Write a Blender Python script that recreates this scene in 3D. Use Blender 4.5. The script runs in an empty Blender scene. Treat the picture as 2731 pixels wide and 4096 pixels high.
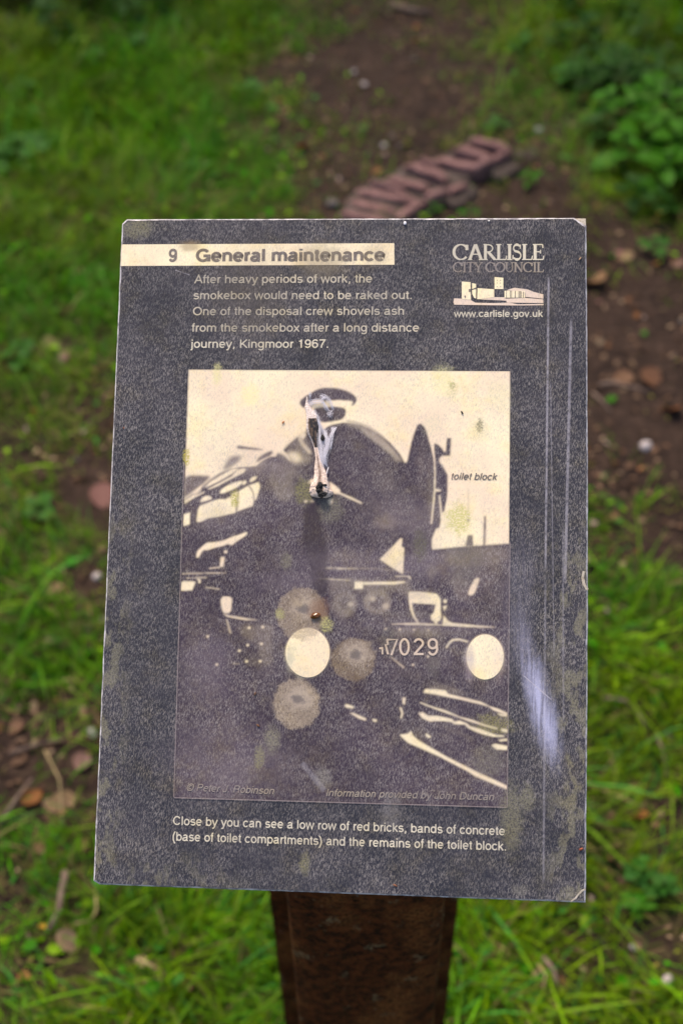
import bpy, math, random
import numpy as np
from mathutils import Vector, Matrix, noise as mn

random.seed(7)
rng = np.random.default_rng(11)
scene = bpy.context.scene
col = scene.collection

# ------------------------------------------------------------------ camera
F = 5000.0                       # focal length in photograph pixels (2731 x 4096)
CX, CY = 1365.5, 2048.0
HCAM = 1.65
down = np.array([0.0150, 0.6960, 0.7180]); down /= np.linalg.norm(down)
zc = np.array([0, 0, 1.0])
fwd = zc - zc.dot(down) * down; fwd /= np.linalg.norm(fwd)
up = -down
right = np.cross(fwd, up)
M_c2w = np.array([right, fwd, up])            # cv camera frame -> world frame
CAMPOS = np.array([0, 0, HCAM])

def ray(px, py):
    d = np.array([(px - CX) / F, (py - CY) / F, 1.0])
    return M_c2w @ d

def G(px, py, z=0.0):
    """ground point seen at a pixel, on the level z"""
    d = ray(px, py)
    t = (z - HCAM) / d[2]
    p = CAMPOS + d * t
    return Vector((p[0], p[1], z))

def W2P(x, y, z=0.0):
    v = M_c2w.T @ (np.array([x, y, z]) - CAMPOS)
    return CX + F * v[0] / v[2], CY + F * v[1] / v[2]

cam = bpy.data.cameras.new('camera')
camo = bpy.data.objects.new('camera', cam); col.objects.link(camo)
m = np.eye(4)
m[:3, 0] = M_c2w @ np.array([1, 0, 0]); m[:3, 1] = M_c2w @ np.array([0, -1, 0]); m[:3, 2] = M_c2w @ np.array([0, 0, -1])
m[:3, 3] = CAMPOS
camo.matrix_world = Matrix(m.tolist())
cam.sensor_fit = 'VERTICAL'; cam.sensor_height = 36.0; cam.sensor_width = 24.0
cam.lens = F / 4096 * 36.0
cam.clip_start = 0.05; cam.clip_end = 3000
cam.dof.use_dof = True; cam.dof.focus_distance = 0.775; cam.dof.aperture_fstop = 5.4
scene.camera = camo

# ------------------------------------------------------------------ light
world = bpy.data.worlds.new('World'); scene.world = world; world.use_nodes = True
nt = world.node_tree; nt.nodes.clear()
SUN_EL, SUN_AZ = math.radians(62), math.radians(-25)
sky = nt.nodes.new('ShaderNodeTexSky'); sky.sky_type = 'NISHITA'; sky.sun_disc = False
sky.sun_elevation = SUN_EL; sky.sun_rotation = SUN_AZ; sky.dust_density = 3.0; sky.air_density = 1.0; sky.ozone_density = 0.6
bg = nt.nodes.new('ShaderNodeBackground'); bg.inputs[1].default_value = 0.09
ow = nt.nodes.new('ShaderNodeOutputWorld')
nt.links.new(sky.outputs[0], bg.inputs[0]); nt.links.new(bg.outputs[0], ow.inputs[0])
sun = bpy.data.lights.new('sun', 'SUN'); sun.energy = 1.5; sun.angle = math.radians(14); sun.color = (1.0, 0.9, 0.76)
suno = bpy.data.objects.new('sun', sun); col.objects.link(suno)
sd = Vector((math.sin(SUN_AZ) * math.cos(SUN_EL), math.cos(SUN_AZ) * math.cos(SUN_EL), math.sin(SUN_EL)))
suno.rotation_euler = sd.to_track_quat('Z', 'Y').to_euler()
scene.view_settings.view_transform = 'Standard'; scene.view_settings.look = 'None'
scene.view_settings.gamma = 1.0; scene.view_settings.exposure = 1.50
scene.view_settings.use_white_balance = True; scene.view_settings.white_balance_temperature = 7050; scene.view_settings.white_balance_tint = 12
scene.view_settings.use_curve_mapping = False

# ------------------------------------------------------------------ helpers
def tag(o, label=None, cat=None, group=None, kind=None):
    if label: o['label'] = label
    if cat: o['category'] = cat
    if group: o['group'] = group
    if kind: o['kind'] = kind
    return o

def empty(name, loc=(0, 0, 0)):
    o = bpy.data.objects.new(name, None); o.empty_display_size = 0.05
    o.location = loc; col.objects.link(o); return o

def link(name, me, parent=None):
    o = bpy.data.objects.new(name, me); col.objects.link(o)
    if parent: o.parent = parent
    return o

def mesh(name, verts, faces, mats, parent=None, smooth=False, fmat=None, colors=None):
    me = bpy.data.meshes.new(name)
    me.from_pydata([tuple(v) for v in verts], [], faces)
    for mt in (mats if isinstance(mats, (list, tuple)) else [mats]): me.materials.append(mt)
    if fmat: me.polygons.foreach_set('material_index', fmat)
    if smooth: me.polygons.foreach_set('use_smooth', [True] * len(me.polygons))
    if colors is not None:
        a = me.color_attributes.new('Col', 'FLOAT_COLOR', 'POINT')
        c = np.ones((len(verts), 4), np.float32); c[:, :3] = np.asarray(colors); a.data.foreach_set('color', c.ravel())
    me.update()
    return link(name, me, parent)

def np_mesh(name, V, Fq, mat, colors=None, smooth=True):
    """V (n,3), Fq (m,k) with constant k"""
    me = bpy.data.meshes.new(name)
    k = Fq.shape[1]
    me.vertices.add(len(V)); me.vertices.foreach_set('co', V.astype(np.float32).ravel())
    me.loops.add(Fq.size); me.loops.foreach_set('vertex_index', Fq.astype(np.int32).ravel())
    me.polygons.add(len(Fq)); me.polygons.foreach_set('loop_start', np.arange(0, Fq.size, k, dtype=np.int32))
    if smooth: me.polygons.foreach_set('use_smooth', np.ones(len(Fq), dtype=bool))
    me.update(calc_edges=True)
    if colors is not None:
        a = me.color_attributes.new('Col', 'FLOAT_COLOR', 'POINT')
        c = np.ones((len(V), 4), np.float32); c[:, :3] = colors; a.data.foreach_set('color', c.ravel())
    me.materials.append(mat)
    return link(name, me)

class N:
    """tiny node builder"""
    def __init__(s, tree): s.t = tree
    def n(s, typ, **kw):
        nd = s.t.nodes.new(typ)
        for k, v in kw.items(): setattr(nd, k, v)
        return nd
    def put(s, sock, v):
        if isinstance(v, bpy.types.NodeSocket): s.t.links.new(v, sock)
        elif isinstance(v, (tuple, list)) and sock.type == 'RGBA' and len(v) == 3: sock.default_value = (*v, 1)
        else: sock.default_value = v
    def math(s, op, a, b=0.0, clamp=False):
        nd = s.n('ShaderNodeMath', operation=op, use_clamp=clamp); s.put(nd.inputs[0], a); s.put(nd.inputs[1], b); return nd.outputs[0]
    def vm(s, op, a, b=(0, 0, 0)):
        nd = s.n('ShaderNodeVectorMath', operation=op); s.put(nd.inputs[0], a); s.put(nd.inputs[1], b)
        return nd.outputs['Value'] if op == 'LENGTH' else nd.outputs[0]
    def noise(s, vec, scale, detail=2.0, rough=0.5, out=0, dist=0.0):
        nd = s.n('ShaderNodeTexNoise'); s.put(nd.inputs['Vector'], vec); nd.inputs['Scale'].default_value = scale
        nd.inputs['Detail'].default_value = detail; nd.inputs['Roughness'].default_value = rough; nd.inputs['Distortion'].default_value = dist
        return nd.outputs[out]
    def ramp(s, v, a, b, lo=0.0, hi=1.0, smooth=True):
        nd = s.n('ShaderNodeMapRange', clamp=True); nd.interpolation_type = 'SMOOTHSTEP' if smooth else 'LINEAR'
        s.put(nd.inputs[0], v); nd.inputs[1].default_value = a; nd.inputs[2].default_value = b
        nd.inputs[3].default_value = lo; nd.inputs[4].default_value = hi; return nd.outputs[0]
    def mix(s, f, a, b, mode='MIX'):
        nd = s.n('ShaderNodeMix', data_type='RGBA', blend_type=mode); s.put(nd.inputs[0], f); s.put(nd.inputs[6], a); s.put(nd.inputs[7], b)
        return nd.outputs[2]

def new_mat(name):
    mt = bpy.data.materials.new(name); mt.use_nodes = True
    t = mt.node_tree; bsdf = t.nodes['Principled BSDF']
    return mt, N(t), bsdf

def obj_coord(b): return b.n('ShaderNodeTexCoord').outputs['Object']

def bump(b, bsdf, h, dist, strength=1.0):
    nd = b.n('ShaderNodeBump'); nd.inputs['Strength'].default_value = strength; nd.inputs['Distance'].default_value = dist
    b.put(nd.inputs['Height'], h); b.put(bsdf.inputs['Normal'], nd.outputs[0])

# ------------------------------------------------------------------ ground cover map (1 lush grass .. 0 bare earth), surveyed points
SURVEY = """100,30,.5 300,300,1 600,300,1 100,500,1 500,600,1 800,600,.9 900,200,.9 1000,100,1 1100,400,.6 1150,150,.5 1250,100,.4
1300,30,.3 1400,200,0 1200,300,.1 1350,400,0 1250,550,.35 1200,700,.4 1000,700,.7 1000,860,.6 1300,800,.2 1350,700,.05 1500,300,0 1600,100,0
1700,400,0 1900,300,.05 1900,100,.15 2050,200,.5 2000,50,.4 2150,350,.6 2300,250,.8 2200,100,.8 2600,100,.9 2200,500,.3 2350,600,.6 2100,700,.1
2300,750,.25 2450,750,.8 2600,850,.6 2450,900,.2 2000,800,0 2150,880,.1 2500,1000,.05 2450,1300,0 2650,1300,0 2600,1600,.02 2500,1850,.05
2400,1950,.1 2650,1800,0 2400,2050,.6 2550,2050,.45 2650,2100,.05 2700,2250,.05 2500,2250,.25 2400,2350,.5 2550,2400,.9 2650,2350,.7
2450,2600,1 2650,2600,.7 2600,2800,.8 2450,3000,.9 2650,3100,.6 2500,3200,.8 2650,3250,.2 2450,3400,.8 2600,3350,.3 2650,3500,.7
2400,3600,.9 2300,3800,.35 2450,3800,.5 2600,3800,.3 2500,4000,.8 2650,4050,.9 1950,3700,1 2000,4000,1 2150,3750,.7
100,950,.9 350,1000,.7 200,1150,.9 400,1250,.8 150,1300,.8 250,1400,.35 350,1500,.45 100,1500,.6 250,1600,.5 400,1650,.3 200,1750,.4
100,1650,.5 300,1850,.1 200,1850,.3 100,1950,.5 380,1950,.05 300,2150,.6 150,2150,.4 50,2250,.8 150,2400,.6 350,2350,.1 300,2450,.5
100,2650,.8 250,2650,1 380,2650,.9 200,2800,.4 350,2850,.4 150,2900,.05 250,3000,.1 50,3000,.05 230,3050,.4 100,3150,.35 250,3200,.35
350,3350,.7 100,3400,.6 50,3600,.3 200,3600,.6 300,3500,.8 500,3700,1 800,3700,1 1000,3900,1 500,3950,.9 250,3900,.4 100,3850,.4
300,4050,.8 700,4050,1 1000,1500,.5 1400,1200,.1 1800,1200,0 1000,2500,.5 1400,2000,.3 1800,2500,.4 2100,1500,0 1400,3000,.8
1500,3800,.7 1800,3300,.7 900,3200,.7 1600,-500,0 1500,-200,0 1000,-300,.8 300,-400,.8 2300,-400,.8 -500,500,.9 -500,2000,.5 -400,3500,.6
3200,500,.9 3200,1300,.1 3200,2000,.1 3200,3000,.6 1400,4500,.8 400,4600,.8 2400,4600,.8"""
SV = np.array([[float(a) for a in s.split(',')] for s in SURVEY.split()])
SG = np.array([list(G(a, b))[:2] for a, b, _ in SV]); SW = SV[:, 2]

def cover(xy):
    """xy (n,2) -> cover value"""
    out = np.zeros(len(xy))
    for i in range(0, len(xy), 20000):
        q = xy[i:i + 20000]
        d2 = ((q[:, None, :] - SG[None]) ** 2).sum(2)
        w = 1.0 / (d2 + 0.0006) ** 1.6
        out[i:i + 20000] = (w * SW).sum(1) / w.sum(1)
    return out

def vnoise(xy, s, seed=0.0):
    return np.array([mn.noise(Vector((x * s, y * s, seed))) for x, y in xy])

def ground_z(x, y):
    z = 0.012 * mn.noise(Vector((x * 3, y * 3, 1.7))) + 0.006 * mn.noise(Vector((x * 11, y * 11, 4.2)))
    f = max(0.0, min(1.0, (math.hypot(x, y - 2) - 4) / 6))
    return z * (1 - f)

# ---- ground sheet
def axis(lo, hi, step, far):
    a = list(np.arange(lo, hi + 1e-6, step))
    d = step
    while a[-1] < far: d *= 1.35; a.append(a[-1] + d)
    d = step
    while a[0] > -far: d *= 1.35; a.insert(0, a[0] - d)
    return np.array(a)
gx = axis(-2.2, 2.2, 0.02, 900); gy = axis(-0.3, 5.6, 0.02, 900)
X, Y = np.meshgrid(gx, gy)
xy = np.stack([X.ravel(), Y.ravel()], 1)
gz = np.array([ground_z(x, y) + (0.006 * mn.noise(Vector((x * 33, y * 33, 9))) if abs(x) < 2.3 and -0.4 < y < 5.7 else 0) for x, y in xy])
cv = cover(np.clip(xy, [-3, -.5], [3, 6]))
V = np.column_stack([xy, gz])
ny, nx = X.shape
idx = np.arange(nx * ny).reshape(ny, nx)
Fq = np.stack([idx[:-1, :-1], idx[:-1, 1:], idx[1:, 1:], idx[1:, :-1]], -1).reshape(-1, 4)
gm, b, bs = new_mat('earth')
oc = obj_coord(b)
att = b.n('ShaderNodeAttribute', attribute_name='Col').outputs['Color']
n1 = b.noise(oc, 6, 4, .6); n2 = b.noise(oc, 45, 4, .65); n3 = b.noise(oc, 220, 3, .6)
soil = b.mix(b.ramp(n1, .3, .7), (.014, .0072, .0052), (.032, .0185, .0135))
soil = b.mix(b.ramp(n2, .45, .75), soil, (.062, .037, .027))
soil = b.mix(b.ramp(n3, .62, .75, 0, .6), soil, (.15, .10, .075))
moss = b.mix(b.ramp(n2, .35, .65), (.020, .026, .005), (.070, .072, .016))
cc = b.mix(b.ramp(b.math('ADD', att, b.math('MULTIPLY', b.math('SUBTRACT', n2, .5), .9)), .3, .75), soil, moss)
b.put(bs.inputs['Base Color'], cc); bs.inputs['Roughness'].default_value = .9; bs.inputs['Specular IOR Level'].default_value = .2
bump(b, bs, b.math('ADD', n2, b.math('MULTIPLY', n3, .5)), .012)
ground = np_mesh('ground', V, Fq, gm, colors=np.repeat(cv[:, None], 3, 1))
tag(ground, 'brown earth path through grass', kind='structure')

# ---- foliage material with per-vertex colour
def leafy_mat(name, trans=.35, rough=.55):
    mt, b, bs = new_mat(name)
    att = b.n('ShaderNodeAttribute', attribute_name='Col').outputs['Color']
    b.put(bs.inputs['Base Color'], att); bs.inputs['Roughness'].default_value = rough; bs.inputs['Specular IOR Level'].default_value = .12
    tr = b.n('ShaderNodeBsdfTranslucent'); b.put(tr.inputs[0], b.mix(1.0, att, (1.0, 1.15, .5), 'MULTIPLY'))
    mx = b.n('ShaderNodeMixShader'); mx.inputs[0].default_value = trans
    out = b.t.nodes['Material Output']
    b.t.links.new(bs.outputs[0], mx.inputs[1]); b.t.links.new(tr.outputs[0], mx.inputs[2]); b.t.links.new(mx.outputs[0], out.inputs[0])
    return mt
M_GRASS = leafy_mat('grass_blades'); M_COVER = leafy_mat('cover_leaves', .25)

def blades(P, L, Wd, ang, lean, curl, C0, C1):
    """arched blades: base points P(n,3), length, width, heading, lean, curl, base/tip colours -> mesh arrays (6 quads-ish as quads+tip quad)"""
    n = len(P); T = np.array([0, .35, .7, 1.0]); Wf = np.array([.75, 1.0, .7, .08])
    dirv = np.stack([np.cos(ang), np.sin(ang)], 1); side = np.stack([-np.sin(ang), np.cos(ang)], 1)
    V = np.zeros((n, 8, 3)); C = np.zeros((n, 8, 3))
    pos = P.copy(); th = lean.copy()
    for k in range(4):
        if k:
            seg = (T[k] - T[k - 1]) * L
            th = lean + curl * (T[k] + T[k - 1]) / 2
            pos = pos + np.column_stack([dirv * (np.sin(th) * seg)[:, None], np.cos(th) * seg])
        w = (Wd * Wf[k] / 2)[:, None]
        off = np.column_stack([side * w, np.zeros(n)])
        V[:, 2 * k] = pos - off; V[:, 2 * k + 1] = pos + off
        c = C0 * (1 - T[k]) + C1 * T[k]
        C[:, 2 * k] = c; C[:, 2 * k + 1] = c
    base = (np.arange(n) * 8)[:, None, None]
    Q = np.array([[0, 1, 3, 2], [2, 3, 5, 4], [4, 5, 7, 6]])[None] + base
    return V.reshape(-1, 3), Q.reshape(-1, 4), C.reshape(-1, 3)

def fast_noise(xy, s, seed):
    """smooth value noise in numpy"""
    r = np.random.default_rng(seed); g = r.random((64, 64))
    u = (xy * s + 1000) % 64; i = np.floor(u).astype(int); f = u - i; f = f * f * (3 - 2 * f)
    i0, j0 = i[:, 0] % 64, i[:, 1] % 64; i1, j1 = (i0 + 1) % 64, (j0 + 1) % 64
    return (g[i0, j0] * (1 - f[:, 0]) + g[i1, j0] * f[:, 0]) * (1 - f[:, 1]) + (g[i0, j1] * (1 - f[:, 0]) + g[i1, j1] * f[:, 0]) * f[:, 1]

def gzv(xy):
    return np.array([ground_z(x, y) for x, y in xy])

def grow_grass():
    n0 = 800000
    xy = np.column_stack([rng.uniform(-3.0, 3.0, n0), rng.uniform(.0, 5.4, n0)])
    c = cover(xy)
    tuft = fast_noise(xy, 22, 3) * .6 + fast_noise(xy, 7, 4) * .4
    dens = np.clip(c * 1.4 - .10 + (tuft - .5) * 1.1, 0, 1) * (.25 + .75 * c)
    keep = rng.random(n0) < dens * .95
    xy = xy[keep]; c = c[keep]; tuft = tuft[keep]; n = len(xy)
    P = np.column_stack([xy, gzv(xy)])
    L = (.026 + .068 * rng.random(n) ** 1.5) * (.55 + .6 * c) * (.75 + .6 * tuft)
    big = rng.random(n) < .035 * c; L[big] *= 1.9
    Wd = rng.uniform(.0014, .0034, n); Wd[big] *= 1.5
    ang = fast_noise(xy, 9, 8) * 9 + rng.normal(0, 1.0, n)
    lean = rng.uniform(.15, 1.15, n); curl = rng.uniform(.1, 1.3, n)
    h = fast_noise(xy, 3.5, 12)[:, None]; r = rng.random(n)[:, None]
    A = np.array([.055, .245, .001]); B = np.array([.185, .310, .001]); D = np.array([.036, .190, .022])
    t = np.clip(h * 1.2 - .2 + (r - .5) * .7, 0, 1)
    C1 = A * (1 - t) + B * t
    blue = (rng.random(n) < .16)[:, None]; C1 = np.where(blue, D * 1.25, C1)
    dry = (rng.random(n) < .05 + .26 * (1 - c))[:, None]
    C1 = np.where(dry, np.array([.26, .19, .085]) * rng.uniform(.5, 1.2, (n, 1)), C1)
    C1 = C1 * rng.uniform(.5, 1.35, (n, 1)) * (.55 + .8 * fast_noise(xy, 14, 61))[:, None]; C1[big] = C1[big] * 1.2 + np.array([.01, .03, .01])
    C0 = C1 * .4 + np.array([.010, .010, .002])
    return blades(P, L, Wd, ang, lean, curl, C0, C1)
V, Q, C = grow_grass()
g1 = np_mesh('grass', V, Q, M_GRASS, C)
tag(g1, 'short and tufted green grass either side of the path', 'grass', kind='stuff')
# farther rough grass beyond the frame
n = 90000
xy = np.column_stack([rng.uniform(-7, 7, n), rng.uniform(-2, 13, n)])
k = (np.abs(xy[:, 0]) > 3.0) | (xy[:, 1] > 5.4); k &= ~((np.abs(xy[:, 0] - .35) < .7) & (xy[:, 1] > 5))
xy = xy[k]; n = len(xy)
C1 = np.array([.07, .20, .006]) * rng.uniform(.6, 1.4, (n, 1))
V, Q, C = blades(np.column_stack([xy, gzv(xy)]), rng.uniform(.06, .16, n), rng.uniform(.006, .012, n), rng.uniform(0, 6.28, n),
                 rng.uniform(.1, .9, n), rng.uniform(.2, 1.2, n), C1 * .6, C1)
tag(np_mesh('rough_grass', V, Q, M_GRASS, C), 'rough longer grass farther along the path', 'grass', kind='stuff')

# ---- small leaves of ground cover, and fine litter (uncountable)
def scatter_leaves(n0, dfun, smin, smax, colf, lift, tilt, shape='oval'):
    xy = np.column_stack([rng.uniform(-2.0, 2.0, n0), rng.uniform(.2, 5.2, n0)])
    c = cover(xy); keep = rng.random(n0) < dfun(xy, c); xy = xy[keep]; c = c[keep]; n = len(xy)
    S = rng.uniform(smin, smax, n) ** 1.0; asp = rng.uniform(.35, .75, n)
    a = rng.uniform(0, 6.283, n)
    u = np.stack([np.cos(a), np.sin(a), rng.normal(0, tilt, n)], 1); u /= np.linalg.norm(u, axis=1)[:, None]
    nrm = np.stack([rng.normal(0, tilt, n), rng.normal(0, tilt, n), np.ones(n)], 1)
    v = np.cross(nrm, u); v /= np.linalg.norm(v, axis=1)[:, None]; w = np.cross(u, v)
    P = np.column_stack([xy, gzv(xy) + lift * rng.random(n) + S * .12])
    loc = np.array([[-.5, 0, 0], [-.15, .42, .1], [.25, .36, .1], [.5, 0, 0], [.25, -.36, .1], [-.15, -.42, .1]])
    V = P[:, None] + S[:, None, None] * (loc[None, :, :1] * u[:, None] + loc[None, :, 1:2] * v[:, None] * asp[:, None, None] * 1.3 + loc[None, :, 2:] * w[:, None])
    Q = np.array([[0, 1, 2, 3], [0, 3, 4, 5]])[None] + (np.arange(n) * 6)[:, None, None]
    C = np.repeat(colf(n)[:, None], 6, 1)
    return V.reshape(-1, 3), Q.reshape(-1, 4), C.reshape(-1, 3)
def green_c(n):
    base = np.array([[.042, .23, .002], [.12, .28, .003], [.036, .17, .022], [.15, .28, .008]])[rng.integers(0, 4, n)]
    return base * rng.uniform(.6, 1.3, (n, 1))
V, Q, C = scatter_leaves(26000, lambda p, c: np.clip(c * .9 * (fast_noise(p, 5, 21) * 1.5 - .3), 0, 1), .008, .026, green_c, .022, .45)
tag(np_mesh('ground_cover', V, Q, M_COVER, C), 'small green weed leaves growing among the grass', 'ground cover', kind='stuff')
def moss_c(n): return np.array([[.14, .17, .012], [.20, .19, .03], [.09, .16, .01], [.19, .15, .06]])[rng.integers(0, 4, n)] * rng.uniform(.5, 1.2, (n, 1))
V, Q, C = scatter_leaves(120000, lambda p, c: np.clip(1.2 * np.exp(-((c - .4) / .22) ** 2) * (fast_noise(p, 8, 41) * 1.6 - .4), 0, 1), .003, .010, moss_c, .012, .6)
tag(np_mesh('moss', V, Q, M_COVER, C), 'yellow green moss over the scrappy ground beside the panel', 'moss', kind='stuff')
def litter_c(n):
    base = np.array([[.12, .07, .045], [.20, .13, .085], [.07, .04, .028], [.28, .20, .13], [.17, .08, .04], [.30, .22, .2]])[rng.choice(6, n, p=[.3, .2, .28, .1, .09, .03])]
    return base * rng.uniform(.6, 1.2, (n, 1))
M_LITTER = leafy_mat('dry_litter', .1, .8)
V, Q, C = scatter_leaves(70000, lambda p, c: np.clip((.75 - c * .5) * (fast_noise(p, 6, 31) * 1.1 + .1), 0, 1) * np.where((p[:, 0] > -.1) & (p[:, 1] > 1.9), .45, 1.2), .004, .020, litter_c, .004, .35)
tag(np_mesh('leaf_litter', V, Q, M_LITTER, C), 'fine brown leaf litter scattered over the bare earth', 'leaf litter', kind='stuff')

# ================================================================== the sign
RV = np.array([-.1127, .0744, .0185]); TV = np.array([.0013, .0209, .7757])
PW, PH, PT = .297, .420, .006
def rodr(r):
    t = np.linalg.norm(r); k = r / t; K = np.array([[0, -k[2], k[1]], [k[2], 0, -k[0]], [-k[1], k[0], 0]])
    return np.eye(3) + math.sin(t) * K + (1 - math.cos(t)) * K @ K
RC = rodr(RV)
PR = M_c2w @ RC @ np.diag([1, -1, -1]); PO = M_c2w @ TV + CAMPOS      # panel frame -> world
PANEL = Matrix([[*PR[0], PO[0]], [*PR[1], PO[1]], [*PR[2], PO[2]], [0, 0, 0, 1]])

def pm(px, py):
    """point of the panel face (metres from its centre) for a surveyed pixel"""
    d = PR.T @ ray(px, py); o = PR.T @ (CAMPOS - PO)
    t = -o[2] / d[2]
    return (o[0] + d[0] * t, o[1] + d[1] * t)

sign = empty('information_sign', G(1440, 4300)[:])
tag(sign, 'weathered dark information panel with an old locomotive picture on a rusty steel post', 'sign')
INV = Matrix.Translation(-sign.location)

def attach(o, lvl=0.0):
    o.parent = sign; o.matrix_parent_inverse = Matrix.Identity(4)
    o.matrix_basis = INV @ PANEL @ Matrix.Translation((0, 0, lvl)); return o

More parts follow.
